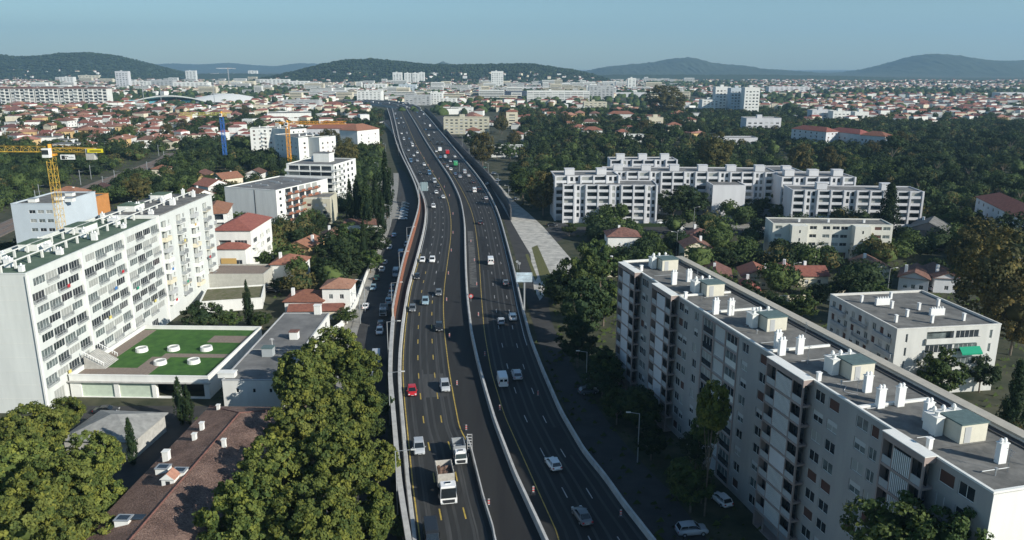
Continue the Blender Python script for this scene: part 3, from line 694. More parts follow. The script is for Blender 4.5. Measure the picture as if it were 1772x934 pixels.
for i, (px, py, hh, y) in enumerate([(1089,470,1.1,1.2),(1166,492,2.3,4.5),(1192,487,2.0,8.5),(1238,543,2.3,5.0),(1264,545,2.4,8.0),(1160,518,1.1,1.2),(1345,602,2.3,4.8),(1352,614,2.2,4.2),(1383,612,2.3,8.0),(1383,662,1.1,1.3),(1522,705,2.4,4.4),(1556,702,2.4,6.8),(1500,678,2.2,9.4),(1604,728,2.3,9.2),(1730,800,2.2,9.3),(1582,780,1.2,1.4),(1310,558,2.0,9.5)]):
    l = uat_x = (B1.M.inverted() @ Vector((*W(px, py, zr), 0))); B1.chim(l.x, min(max(l.y, 1.0), 10.6), .6 if hh > 1.5 else .45, .95 if hh > 1.5 else .5, hh, cow=hh > 1.5, z=zr)
for a in (1218, 1325, 1480, 1172):
    u = uat(a); bb = MB(); bb.box(u-.18,.3,zr-.02,u+.18,10.4,zr+.3); B1.part('fire_wall', bb, white)
bb = MB(); bb.box(.0,10.75,zr-.01,LR-.0,11.7,zr+.14); B1.part('back_gutter', bb, mat('dark_gutter', (.06,.06,.06), var=.2))
bb = MB(); bb.box(.1,11.72,zr,LR-.1,13.3,HR+.3); B1.part('back_coping', bb, mat('sandy_coping', (.42,.39,.33), var=.1, scale=.8))
bb = MB()
for u, y, hh in ((LR-4, 8, .9), (LR-3, 3.2, .7), (LR*.72, 2.6, .6), (LR*.5, 3, .5)):
    bb.bar((u,y,zr),(u,y,zr+hh),.06,n=6); bb.bar((u,y,zr+hh),(u,y,zr+hh+.2),.16,n=6)
B1.part('roof_vent', bb, greym)
bb = MB(); u0 = LR-27
for i in range(14): bb.bar((u0+i*.25, 2.6+math.sin(i*.5)*.6, zr+.05), (u0+(i+1)*.25, 2.6+math.sin((i+1)*.5)*.6, zr+.05), .03)
B1.part('roof_cable', bb, whitem)

for i in range(9):
    u = 8+i*10.3; hh = random.uniform(1.6,3.0); bb = MB(); bb.bar((0,0,0),(0,0,hh),.035,n=4)
    for k in range(3): bb.bar((-.5+k*.1,0,hh-.1-k*.25),(.5-k*.1,0,hh-.1-k*.25),.025,n=4)
    B1.part('aerial', bb, greym, loc=(u, random.choice((3.2,5,7.5,9.8)), zr))
for i in range(12):
    u = 4+i*7.8; bb = MB(); bb.bar((0,0,.08),(0,random.uniform(2,5),.08),.05,n=4); B1.part('roof_pipe', bb, greym, loc=(u, random.uniform(1,5), zr))
for i in range(7):
    u = 6+i*13.1; bb = MB(); bb.box(0,.4,0,.05,10.3,.02); B1.part('membrane_seam', bb, mat('seam', (.09,.09,.085)), loc=(u, 0, zr+.012))
# ------------------------------------------------------------------ R2: four-storey block behind it
H2 = 14.5
B2 = Bld('apartment_block', 'four storey grey block with green awning and bare chimneys behind the long right block', 'apartment block', W(1553,569,H2), W(1733,560,H2), 25, H2, mat('block2_render', (.56,.56,.53), var=.1, scale=.4, stretch=ST))
L2 = B2.w
for k in range(4):
    z = H2-3.2-k*2.9
    B2.op['F'].append((L2*.29, z, L2*.55, z+2.2, 'void' if k in (0,2) else 'strip')); B2.op['F'].append((L2*.57, z, L2*.79, z+2.2, 'strip'))
    B2.op['F'].append((L2*.09, z+.2, L2*.11, z+2.0, 'far')); B2.op['F'].append((L2*.90, z+.2, L2*.925, z+2.0, 'far'))
    B2.balc('F', L2*.28, L2*.80, z-.15, .5, 1.0, 'solid')
    for i in range(9):
        B2.op['L'].append((1.2+i*2.6, z+.5, 2.5+i*2.6, z+2.0, ('plain','dark','half')[(i+k) % 3]))
    for i in range(3): B2.balc('L', 1.0+i*8.4+(k % 2)*1.0, 6.8+i*8.4+(k % 2)*1.0, z-.1, .55, .75, 'bars' if i == 1 else 'solid', greyw)
B2.walls(roofm=gravel, parapet=.45, cop=mat('coping_pale', (.62,.61,.57), var=.08))
for x, y in ((3,5),(7.5,8),(10,3.5),(13,12),(17.5,4),(4,19),(12,20.5),(19,14),(8,14)): B2.chim(x, y, .45, .6, 1.5, cow=False)
for x, y in ((6,16.5),(13,8)):
    bb = MB(); bb.box(0,0,0,3.2,.7,1.5)
    for i in range(5): bb.bar((.4+i*.6,.35,1.5),(.4+i*.6,.35,1.85),.14,n=6)
    bb.build('chimney', whitem, B2.root, (x, y, H2-.44))
bb = MB(); bb.face([(L2*.60,-.6,H2-4.3),(L2*.80,-.6,H2-4.3),(L2*.80,-1.7,H2-5.4),(L2*.60,-1.7,H2-5.4)]); bb.face([(L2*.60,-1.7,H2-5.4),(L2*.80,-1.7,H2-5.4),(L2*.80,-1.7,H2-5.7),(L2*.60,-1.7,H2-5.7)]); B2.part('awning', bb, greenaw)

# ------------------------------------------------------------------ lawn terrace with skylights over the garages
TZ = 4.0
tb = Bld('garage_terrace', 'garage block with roof lawn, brown paving and white parapet beside the long white block', 'garage block', (-89.5,147), (-61,146), 31, TZ+.9, white, occ=True)
for i in range(2): tb.op['F'].append((2.2+i*7.8, .1, 9.0+i*7.8, 3.2, 'far'))
tb.op['F'].append((17.6,.1,21.6,3.2,'void')); tb.op['F'].append((22.4,.1,27.5,3.2,'void'))
tb.maxw = 0; tb.wpart = 'opening'
tb.walls(roofm=lawn, parapet=.88, depth=.5)
for o in [x for x in bpy.data.objects if x.parent == tb.root and x.name.startswith('opening')]: bpy.data.objects.remove(o)
for i in range(2): bb = MB(); bb.box(2.25+i*7.8,.35,.1,8.95+i*7.8,.42,3.15); tb.part('garage_door', bb, paledoor)
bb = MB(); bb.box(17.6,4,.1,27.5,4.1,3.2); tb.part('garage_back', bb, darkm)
bb = MB(); bb.box(-.2,-.5,3.35,29,-.01,3.55); tb.part('canopy', bb, concrete)
for name, r in (('p1',(3.5,1.5,15,6)),('p2',(13,12.5,28,14.6)),('p3',(11,6.01,15,12.49)),('p4',(19,22,27.5,26.5)),('p5',(.4,1,3.4,30))):
    bb = MB(); bb.box(r[0], r[1], TZ+.0, r[2], r[3], TZ+.07); tb.part('paving', bb, paving)
for px, py in ((245,603),(300,601),(357,601),(277,625),(335,623)):
    p = W(px, py, TZ+.6); bb = MB(); n = 20
    for i in range(n):
        a0, a1 = 2*math.pi*i/n, 2*math.pi*(i+1)/n
        P = lambda r, a, z: (r*math.cos(a), r*math.sin(a), z)
        bb.quad(P(1.35,a0,0),P(1.35,a1,0),P(1.25,a1,.85),P(1.25,a0,.85)); bb.quad(P(1.25,a0,.85),P(1.25,a1,.85),P(.95,a1,.85),P(.95,a0,.85)); bb.quad(P(.95,a0,.85),P(.95,a1,.85),P(.95,a1,.7),P(.95,a0,.7))
        bb.face([P(.95,a0,.7),P(.95,a1,.7),(0,0,.74)],1)
    o = bb.build('skylight', [white, curtain], tb.root); l = tb.M.inverted() @ Vector((p.x, p.y, 0)); o.location = (l.x, l.y, TZ+.02)
st = thing('outdoor_staircase', 'white concrete outdoor staircase between the long white block and the lawn terrace', 'staircase', (-88.9,152,TZ), 0)
bb = MB()
for i in range(14): bb.box(i*.30, 0, 0, i*.30+.32, 5.6, 2.6-i*.18)
bb.build('steps', concrete, st)
for y in (-.12, 5.62):
    bb = MB()
    for i in range(9): bb.box(i*.5, y, 3.2-i*.3, i*.5+.1, y+.1, 3.9-i*.3)
    bb.bar((0,y+.05,3.9),(4.2,y+.05,1.4),.08); bb.build('handrail', whitem, st)
# ------------------------------------------------------------------ grey flat-roofed hall and the long tiled roof
H3 = 7.0
G = Bld('flat_roofed_hall', 'low hall with grey felt flat roof and rooftop boxes beside the lawn terrace', 'hall', W(384,657,H3), W(470,657,H3)+Vector((1.5,0)), 42, H3, offw)
for i in range(3): G.op['F'].append((2.5+i*3.2, 4.3, 3.1+i*3.2, 5.2, 'far'))
G.grid('R', 7, 2.0, 1.2, sill=4.6, fl=9, n=1)
G.walls(roofm=felt, parapet=.15, cop=greyw, copw=.2)
G.hut(6.6, 23, 1.8, 1.6, 1.7, white, tile_b, z=H3-.14); G.hut(3.8, 12.5, 2.2, 1.8, 1.8, mat('grey_box', (.35,.38,.39)), teal, z=H3-.14)
G.hut(7.6, 41.0, 1.6, 1.2, 2.2, white, white, z=H3-.14); G.hut(-1.2, 1.2, 3.2, 1.6, .9, white, white, z=H3-.14)
bb = MB(); bb.box(.2,16.4,H3-.13,G.w-.2,16.6,H3+.08); G.part('expansion_joint', bb, concrete)
bb = MB(); bb.bar((4,19,H3),(4,19,H3+1.6),.05); bb.bar((3.5,19,H3+1.3),(4.5,19,H3+1.3),.04); bb.bar((3.6,19,H3+1.6),(4.4,19,H3+1.6),.04); G.part('aerial', bb, whitem)
TR = Bld('tiled_house', 'long low house with weathered brown and pink clay tile roof between the plane trees', 'house', (-55.2,58), (-39.5,57.5), 69, 6.9, cream)
TR.grid('L', 12, 1.1, 1.4, sill=.9, fl=3.1, n=2); TR.walls(flat=False)
def ridge_roof(s, m1, m2, rise, oh=.5, hip=7.5):
    x0, x1, y0, y1, z = -oh, s.w+oh, -oh, s.d+oh, s.h; xm = s.w/2
    a = (xm, y0, z+rise); c = (xm, y1-hip, z+rise)
    n = 40
    for nm, pts, m in (('roof', [(x0,y0,z),a,c,(x0,y1,z)], m1), ('roof', [(x1,y0,z),a,c,(x1,y1,z)], m2), ('roof', [(x0,y1,z),c,(x1,y1,z)], m2)):
        b = MB(); b.face(pts); b.face([(p[0],p[1],p[2]-.2) for p in pts])
        for i in range(len(pts)): q = pts[i]; r = pts[(i+1) % len(pts)]; b.face([q, r, (r[0],r[1],r[2]-.2), (q[0],q[1],q[2]-.2)])
        b.build(nm, m, s.root)
    b = MB(); b.bar((xm,y0,z+rise+.02),(xm,y1-hip,z+rise+.02),.16,n=6); b.bar(c,(x0,y1,z),.13,n=6); b.bar(c,(x1,y1,z),.13,n=6); b.build('ridge_tiles', tile_b, s.root)
def tilebig(name, a, b_, c_):
    m = bpy.data.materials.new(name); m.use_nodes = True; t = m.node_tree; L = t.links; bs = t.nodes['Principled BSDF']; bs.inputs['Roughness'].default_value = .9
    tc = t.nodes.new('ShaderNodeTexCoord'); v = t.nodes.new('ShaderNodeTexVoronoi'); mp = t.nodes.new('ShaderNodeMapping'); mp.inputs['Scale'].default_value = (1.1, 3.0, 1.1)
    L.new(tc.outputs['Object'], mp.inputs[0]); L.new(mp.outputs[0], v.inputs['Vector'])
    n = t.nodes.new('ShaderNodeTexNoise'); n.inputs['Scale'].default_value = .35; n.inputs['Detail'].default_value = 9; L.new(tc.outputs['Object'], n.inputs[0])
    s_ = t.nodes.new('ShaderNodeSeparateColor'); L.new(v.outputs['Color'], s_.inputs[0])
    ad = t.nodes.new('ShaderNodeMath'); ad.operation = 'MULTIPLY_ADD'; ad.inputs[1].default_value = .5; L.new(s_.outputs[0], ad.inputs[0]); L.new(n.outputs['Fac'], ad.inputs[2])
    r = t.nodes.new('ShaderNodeValToRGB'); e = r.color_ramp.elements; e[0].position = .45; e[0].color = a+(1,); e[1].position = 1.0; e[1].color = c_+(1,); k = e.new(.72); k.color = b_+(1,)
    L.new(ad.outputs[0], r.inputs[0]); L.new(r.outputs[0], bs.inputs['Base Color'])
    bp = t.nodes.new('ShaderNodeBump'); bp.inputs['Strength'].default_value = 1; bp.inputs['Distance'].default_value = .2; L.new(v.outputs['Distance'], bp.inputs['Height']); L.new(bp.outputs[0], bs.inputs['Normal'])
    return m
ridge_roof(TR, tilebig('old_brown_tiles', (.11,.062,.045), (.21,.12,.085), (.34,.215,.16)), tilebig('old_pink_tiles', (.10,.058,.045), (.20,.12,.092), (.34,.225,.175)), 2.3)
def onroof(x, y): return TR.h + 2.3*(1 - abs(x-TR.w/2)/(TR.w/2+.5))
def loc_TR(px, py, z): l = TR.M.inverted() @ Vector((*W(px, py, z), 0)); return l.x, l.y
for px, py, w, h in ((287,780,.9,1.5),(349,732,.6,1.2),(336,750,.6,1.0),(388,770,.55,1.2),(377,696,.5,.8)):
    x, y = loc_TR(px, py, 9); bb = MB(); bb.box(-w/2,-w/2,-.8,w/2,w/2,h); bb.box(-w/2-.08,-w/2-.08,h,w/2+.08,w/2+.08,h+.12); bb.build('chimney', white, TR.root, (x, y, onroof(x, y)))
for px, py in ((282,805),(214,898),(312,822)):
    x, y = loc_TR(px, py, 8.8); bb = MB(); bb.box(-.9,-.7,-.9,.9,.7,.7); bb.box(-1.0,-.8,.7,1.0,.8,.8,1); bb.box(-.7,-.5,.803,.7,.5,.84,2); bb.build('roof_light', [white, greym, glass], TR.root, (x, y, onroof(x, y)))
x, y = loc_TR(295,830,9); bb = MB(); bb.box(-.9,-.8,-.8,.9,.8,.8); bb.face([(-1.1,-1,.8),(1.1,-1,.8),(0,-1,1.7)]); bb.face([(-1.1,-1,.8),(0,-1,1.7),(0,1,1.7),(-1.1,1,.8)],1); bb.face([(1.1,-1,.8),(0,-1,1.7),(0,1,1.7),(1.1,1,.8)],1); bb.box(-.3,-.83,-.5,.3,-.805,.5,2); bb.build('dormer', [white, tile_p, darkm], TR.root, (x, y, onroof(x, y)))
x, y = loc_TR(238,893,9); bb = MB(); bb.box(-1.3,-.6,.15,1.3,.6,.25); bb.build('roof_light', [glass], TR.root, (x, y, onroof(x, y)))
SHD = Bld('shed', 'small grey fibre cement shed in the yard below the garages', 'shed', (-76.5,121.5), (-64.5,120.5), 11, 3.6, concrete); SHD.walls(flat=False); pitched(SHD, 'hip', mat('fibre_cement', (.34,.34,.32), c2=(.22,.22,.21), scale=.8, detail=8), rise=2.2)
# tall building just beyond block A: pale blue-grey and orange
pbx = Bld('office_building', 'pale blue grey building with an orange wing behind the green roof', 'building', W(18,352,24), W(95,352,24), 24, 24, bluegrey); pbx.grid('F', 3, 2.0, 1.1, n=8, u0=5, skip=5); pbx.walls()
for x, y in ((3,4),(9,8),(14,5),(8,16)): pbx.hut(x, y, 2.4, 2, 1.1, white, greym)
pbo = Bld('office_wing', 'orange wing with a flat roof next to the pale blue grey building', 'building', W(103,345,21), W(152,345,21), 14, 21, orangep); pbo.grid('F', 2, 2.6, .8, n=7, skip=5); pbo.walls()
# ------------------------------------------------------------------ middle distance, left
def simple(name, label, cat, a, c, dep, h, wm, cols=4, fl=2.9, ww=1.4, wh=1.3, sides='FR', scols=3, z0=0, skip=0, styles=('plain','half','dark','plain'), balc=None, group=None, roofm=gravel, flat=True, gab=None, roofmat=None, nchim=0, byroof=True, **k):
    p0, p1 = fromroof(a, c, h) if byroof else (W(*a), W(*c))
    s = Bld(name, label, cat, p0, p1, dep, h, wm, group=group)
    if 'F' in sides: s.grid('F', cols, ww, wh, fl=fl, z0=z0, skip=skip, styles=styles, **k)
    if 'R' in sides: s.grid('R', scols, ww, wh, fl=fl, z0=z0, skip=skip, styles=styles)
    if 'L' in sides: s.grid('L', scols, ww, wh, fl=fl, z0=z0, skip=skip, styles=styles)
    if balc:
        face, us, bw, bd, stl, bm = balc
        n = int((s.h-z0-.3)/fl)
        for kk in range(max(skip, 1), n):
            for u in us:
                L = s.len(face); s.balc(face, u*L-bw/2, u*L+bw/2, z0+kk*fl+.02, bd, .95, stl, bm)
    s.walls(flat=flat, roofm=roofm)
    if not flat: pitched(s, gab or 'hip', roofmat or tile_o)
    for i in range(nchim):
        b = MB(); zc = s.h-.4 if flat else s.h+.2
        b.box(-.4,-.4,0,.4,.4,1.6+(1.2 if not flat else 0)); b.build('chimney', whitem, s.root, (random.uniform(.15,.85)*s.w, random.uniform(.2,.8)*s.d, zc))
    return s
# 9: blank-ended block with brown balconies
h9 = 17.
n9 = Bld('apartment_block', 'off white block with a blank end wall and rows of dark red brown balconies', 'apartment block', W(388,323,h9), W(477,329,h9), 36, h9, white)
for k in range(6):
    z = .6+k*2.75
    n9.op['R'] += [(2.0,z+.9,3.4,z+2.1,'plain')]
    for i in range(5): n9.op['R'].append((6+i*4.6, z+.1, 9.6+i*4.6, z+2.3, 'void'))
    if k: n9.balc('R', 5.6, 29, z, 1.1, .95, 'bars', brownm)
    for i in range(5):
        if k: b = MB(); b.box(0,-1.14,.1,2.6,-1.105,.9); b.build('balcony_panel', brownm, n9.root, (n9.w, 6.2+i*4.6, z), math.pi/2)
n9.walls(roofm=felt, cop=white, copw=.4)
b = MB(); b.box(n9.w*.58,-.06,.3,n9.w*.58+.3,-.004,h9-.5); n9.part('expansion_joint', b, darkm)
for i in range(7): b = MB(); b.box(0,0,0,random.uniform(2,6),.5,.5); b.build('roof_duct', greym, n9.root, (3+i*1.9, 6+(i*7) % 24, h9-.34))
# 10: curved-balcony tower
h10 = 21.
n10 = Bld('apartment_block', 'tall white block with full width glazed balconies and a lift hut on its roof', 'apartment block', W(495,283,h10), W(577,285,h10), 27, h10, white)
for k in range(7):
    z = .8+k*2.85
    for i in range(4): n10.op['F'].append((1+i*(n10.w-2)/4+.25, z+.1, 1+(i+1)*(n10.w-2)/4-.25, z+2.35, 'void'))
    n10.balc('F', .0, n10.w+.6, z, 2.0, .95, 'solid' if k % 2 else 'bars', white)
    n10.balc('R', .0, 8, z, 1.3, .95, 'bars', white)
    for i in range(5): n10.op['R'].append((1.0+i*5, z+.7, 3.2+i*5, z+2.2, 'plain'))
n10.walls(roofm=felt); n10.hut(n10.w*.35, 12, 8, 6, 4.2, white, felt); n10.chim(5, 18, .8, 1.2, 1.6)
# 11 beige 3 storey
n11 = simple('apartment_block', 'small beige three storey block with white window surrounds', 'apartment block', (524,341), (571,341), 13, 11.5, beige, cols=3, ww=1.6, wh=1.3, fl=3.3, sides='F', roofm=felt)
b = MB(); b.box(-.05,-.08,10.9,n11.w+.05,-.01,11.2); n11.part('cornice', b, white)
# 12 red roofed pair
n12 = simple('apartment_building', 'white four storey building with dark red hipped roof and corner balconies', 'apartment building', (369,398), (433,398), 22, 14.5, white, cols=2, ww=4.0, wh=1.6, sides='FR', scols=3, flat=False, roofmat=tile_r, balc=('R', (.12,), 4.5, 1.6, 'solid', white), styles=('void','strip'))
n12b = simple('apartment_wing', 'lower white wing with red pent roof and golden blinds', 'building wing', (372,430), (424,430), 6, 9.5, white, cols=1, ww=7, wh=1.7, sides='F', flat=False, roofmat=tile_r, styles=('strip',), fl=3.2, gab='hip')
b = MB(); b.box(1.6,-.2,4.6,n12b.w-3,-.1,6.4); n12b.part('blind', b, tangold)
n13 = simple('apartment_building', 'white building with terracotta roof and stacked balconies next to the long white block', 'apartment building', (344,370), (392,368), 20, 15, white, cols=2, ww=3, wh=2, sides='FR', flat=False, roofmat=tile_o, balc=('F', (.3,), 6, 1.8, 'solid', greyw), styles=('void',))
# podium
pd = simple('podium', 'concrete garage podium with planted terrace below the red roofed building', 'podium', (354,474), (456,474), 12, 5.5, mat('podium_concrete', (.45,.44,.39), var=.1), cols=6, ww=2.2, wh=.5, sides='F', styles=('dark',), fl=3.5, roofm=paving, skip=1)
pd2 = simple('terrace', 'lower white terrace with planting in front of the garage podium', 'terrace', (345,522), (453,515), 14, 3.2, white, cols=4, ww=2.6, wh=1.9, sides='F', styles=('shutter',), fl=3.0, roofm=mat('planting_bed', (.09,.10,.04), c2=(.18,.16,.11), scale=.8))
# houses near the left street: label, roof-edge px (eave) left, right, depth, eave height
for (nm, lab, a, c, dep, h, wm, rm, kd, cl, chim_) in [
    ('house', 'white two storey house with orange hipped roof and green shutters beside the podium', (468,457), (522,457), 9.5, 6.2, white, tile_o, 'hip', 3, 1),
    ('house', 'yellow gabled house with terracotta roof behind the orange roofed house', (495,426), (534,428), 12, 6.5, ochre, tile_o, 'gable', 2, 1),
    ('house', 'white house with low bright red roof above the flat roofed hall', (492,521), (558,521), 9, 3.6, white, tile_r, 'hip', 4, 1),
    ('house', 'white tower house with pink hipped roof and climbing frame on its wall', (557,498), (605,498), 8, 7.0, white, tile_p, 'hip', 2, 0),
    ('house', 'small outbuilding with orange roof behind the flat roofed hall', (500,538), (590,536), 5, 2.6, cream, tile_o, 'gable', 3, 0),
    ('house', 'red brown roofed house half hidden by garden trees', (548,412), (588,412), 11, 4.5, cream, tile_b, 'gable', 2, 1),
    ('house', 'long low house with brown tile roof at the street corner', (596,388), (655,388), 7, 3.4, white, tile_b, 'gable', 4, 0),
    ('house', 'gabled white house with long orange roof, first of the stepped row', (338,338), (372,334), 13, 6, white, tile_o, 'gable', 2, 1),
    ('house', 'gabled white house with orange roof, second of the stepped row', (360,323), (398,318), 13, 6, white, tile_o, 'gable', 2, 1),
    ('house', 'gabled white house with terracotta roof, third of the stepped row', (385,310), (420,306), 12, 6, cream, tile_o, 'gable', 2, 1),
    ('house', 'white house with dark red gable beside the tall glazed block', (424,300), (452,300), 11, 5, white, tile_b, 'gable', 2, 0),
    ('house', 'white villa with pointed red roof behind the yellow crane mast', (76,338), (136,338), 14, 7, white, tile_o, 'hip', 3, 1),
    ('house', 'small house with a red pyramid roof by the railway', (262,292), (286,292), 9, 6, cream, tile_o, 'hip', 2, 0),
    ('house', 'low white gabled house beside the round olive tree', (174,330), (212,326), 12, 4, white, tile_b, 'gable', 2, 0),
    ('house', 'brown roofed bungalow in the trees left of the blue crane', (328,303), (356,303), 12, 4, ochre, tile_b, 'gable', 2, 0)]:
    s = simple(nm, lab, 'house', a, c, dep, h, wm, cols=cl, ww=1.1, wh=1.3, sides='FR', scols=2, flat=False, gab=kd, roofmat=rm, nchim=chim_, fl=3.0)
# garden walls along the left street
for (lab, pts, h) in (('white garden wall along the pavement of the street of parked cars', [(600,560),(618,525),(634,480),(650,440),(662,405)], 1.8), ('white boundary wall in front of the tower house', [(560,590),(590,570),(606,545),(612,520)], 2.0), ('low white wall in front of the cypress row', [(604,400),(640,402),(660,398)], 1.4)):
    b = MB(); P = [W(x, y) for x, y in pts]
    for i in range(len(P)-1):
        d = (P[i+1]-P[i]).normalized(); n = Vector((-d.y, d.x))*.12
        b.prism([P[i]-n, P[i+1]-n, P[i+1]+n, P[i]+n], 0, h)
    tag(b.build('garden_wall', white), lab, 'wall')
# 15 block pair and long orange roof
simple('apartment_block', 'white seven storey slab with small dark windows near the third crane', 'apartment block', (432,222), (502,221), 13, 21, white, cols=7, sides='FR', balc=('F', (.35,.75), 3.5, 1.1, 'solid', white), nchim=5)
simple('apartment_block', 'white seven storey slab crossing behind the third crane', 'apartment block', (502,224), (530,222), 40, 21, white, cols=3, sides='FR', scols=10, nchim=4)
simple('apartment_block', 'stepped white block with a blank bright end wall behind the glazed tower', 'apartment block', (475,232), (516,238), 22, 20, white, cols=5, sides='FR', nchim=2)
simple('apartment_block', 'white end wall block standing left of the autumn trees', 'apartment block', (516,236), (552,238), 16, 20, white, cols=1, sides='R', nchim=1)
simple('apartment_building', 'long pale building with orange tiled roof beside the motorway, left of it', 'apartment building', (530,222), (625,222), 14, 17, palegrey, cols=12, sides='FR', flat=False, roofmat=tile_o)
simple('apartment_building', 'white end block with orange roof nearest the motorway on its left', 'apartment building', (618,226), (656,222), 18, 17, white, cols=3, sides='FR', flat=False, roofmat=tile_o)
simple('hall', 'long low white hall with a row of high windows', 'hall', (462,196), (538,195), 35, 12, white, cols=10, ww=4, wh=1.3, sides='F', fl=5)
# ------------------------------------------------------------------ middle distance, right
def terraces(label, a, c, dep, h, bays, wm=palegrey, lo=0, huts=3):
    s = Bld('apartment_block', label, 'apartment block', W(*a, h), W(*c, h), dep, h, wm); n = int(h/2.9)
    bw = s.w/bays
    for k in range(n):
        z = h-2.9*(k+1)
        if z < -.3: continue
        for i in range(bays):
            if i % 3 == 1: s.op['F'] += [(i*bw+bw*.2, max(z+.4,.1), i*bw+bw*.42, z+2.3, 'plain'), (i*bw+bw*.58, max(z+.4,.1), i*bw+bw*.8, z+2.3, 'plain')]
            else:
                s.op['F'].append((i*bw+bw*.1, max(z+.25,.1), i*bw+bw*.9, z+2.35, 'void')); s.balc('F', i*bw+bw*.06, i*bw+bw*.94, max(z+.1,.1), 1.0, .9, 'solid', wm)
    s.walls(roofm=felt, cop=wm)
    b = MB()
    for i in range(bays+1): u = min(max(i*bw, .3), s.w-.3); b.box(u-.35,-1.25,0,u+.35,-.01,h+.1)
    s.part('fins', b, wm)
    for i in range(huts): s.hut(s.w*(i+.5)/huts-2, dep*.3, 4.2, 3.5, 2.6, wm, wm)
    return s
terraces('pale grey balcony block of the terraced estate, leftmost, facing the street', (974,319), (1138,320), 15, 16.5, 8, huts=0)
s = terraces('set back upper block behind the leftmost balcony block of the terraced estate', (960,304), (1072,303), 16, 19.5, 5, huts=2)
s = terraces('long middle block of the terraced estate with roof huts and planters', (1046,296), (1345,298), 17, 19.5, 15, huts=6)
s = terraces('rear pale grey block of the terraced estate seen over the roofs', (1056,276), (1172,276), 12, 20, 6, huts=3)
s = Bld('apartment_block', 'pale grey block with a blank end wall facing the street', 'apartment block', W(1234,320,15.5), W(1291,320,15.5), 36, 15.5, palegrey); s.grid('L', 7, 1.5, 1.4); s.walls(roofm=felt, cop=palegrey)
for i in range(5): s.balc('R', 2+i*6, 6+i*6, 3+(i%3)*3, 1.1, 1, 'solid', palegrey)
s.hut(3, 20, 8, 4, 3, palegrey, palegrey)
s = terraces('pale grey block of the terraced estate right of the blank end wall', (1352,306), (1480,306), 18, 19.0, 6, huts=3)
s = terraces('rightmost white balcony block of the terraced estate behind the cedar', (1371,328), (1598,331), 14, 16.0, 10, huts=2)
s = terraces('pale upper row of the terraced estate behind the planted roof', (1345,300), (1400,300), 30, 16.0, 3, huts=1)
# 5: four-storey cream block with projecting stair towers
s = Bld('apartment_block', 'cream four storey block with red garage doors and projecting stair bays', 'apartment block', W(1338,386,12.2), W(1546,389,12.2), 11, 12.2, mat('cream_white', (.66,.65,.58), var=.07, scale=.4, stretch=ST))
for k in range(4):
    z = 12.2-2.9*(k+1)+.2
    for f in (.05,.27,.34,.45,.53,.6,.88,.95):
        if k == 3: s.op['F'].append((f*s.w-1.3,.1,f*s.w+1.3,2.2,'dark'))
        else: s.op['F'].append((f*s.w-(1.2 if f != .27 else .6), z+.7, f*s.w+(1.2 if f != .27 else .6), z+1.9, 'dark' if f in (.27,.88) else 'plain'))
s.walls(roofm=gravel)
for f in (.14, .66):
    b = MB(); b.box(0,-3.5,0,s.w*.13,-.01,12.1); o = b.build('stair_bay', s.wm, s.root, (f*s.w,0,0))
    for k in range(4):
        b = MB(); b.box(0,-3.53,0,.5,-3.505,1.0); b.build('window', glass, o, (s.w*.06,0,1.2+k*2.8))
for f in (.25,.5,.8): s.chim(f*s.w, 5, .7, .7, 1.0, cow=False)
# 6: long red-roofed building
for i, (a, c, lab) in enumerate([((1370,222),(1430,228),'left third of the long pale building with red tiled roofs in the woods'),((1430,226),(1488,232),'middle third of the long pale building with red tiled roofs in the woods'),((1488,233),(1532,236),'right third of the long pale building with red tiled roofs in the woods')]):
    simple('apartment_building', lab, 'apartment building', a, c, 13, 15-i*.5, palegrey, cols=6, sides='FR', flat=False, roofmat=tile_r, balc=('F', (.3,.7), 3, 1, 'solid', palegrey))
s7 = simple('apartment_building', 'pale building with brown tiled roof at the right edge above the autumn trees', 'apartment building', (1690,340), (1775,382), 12, 15, palegrey, cols=9, sides='F', flat=False, roofmat=tile_r)
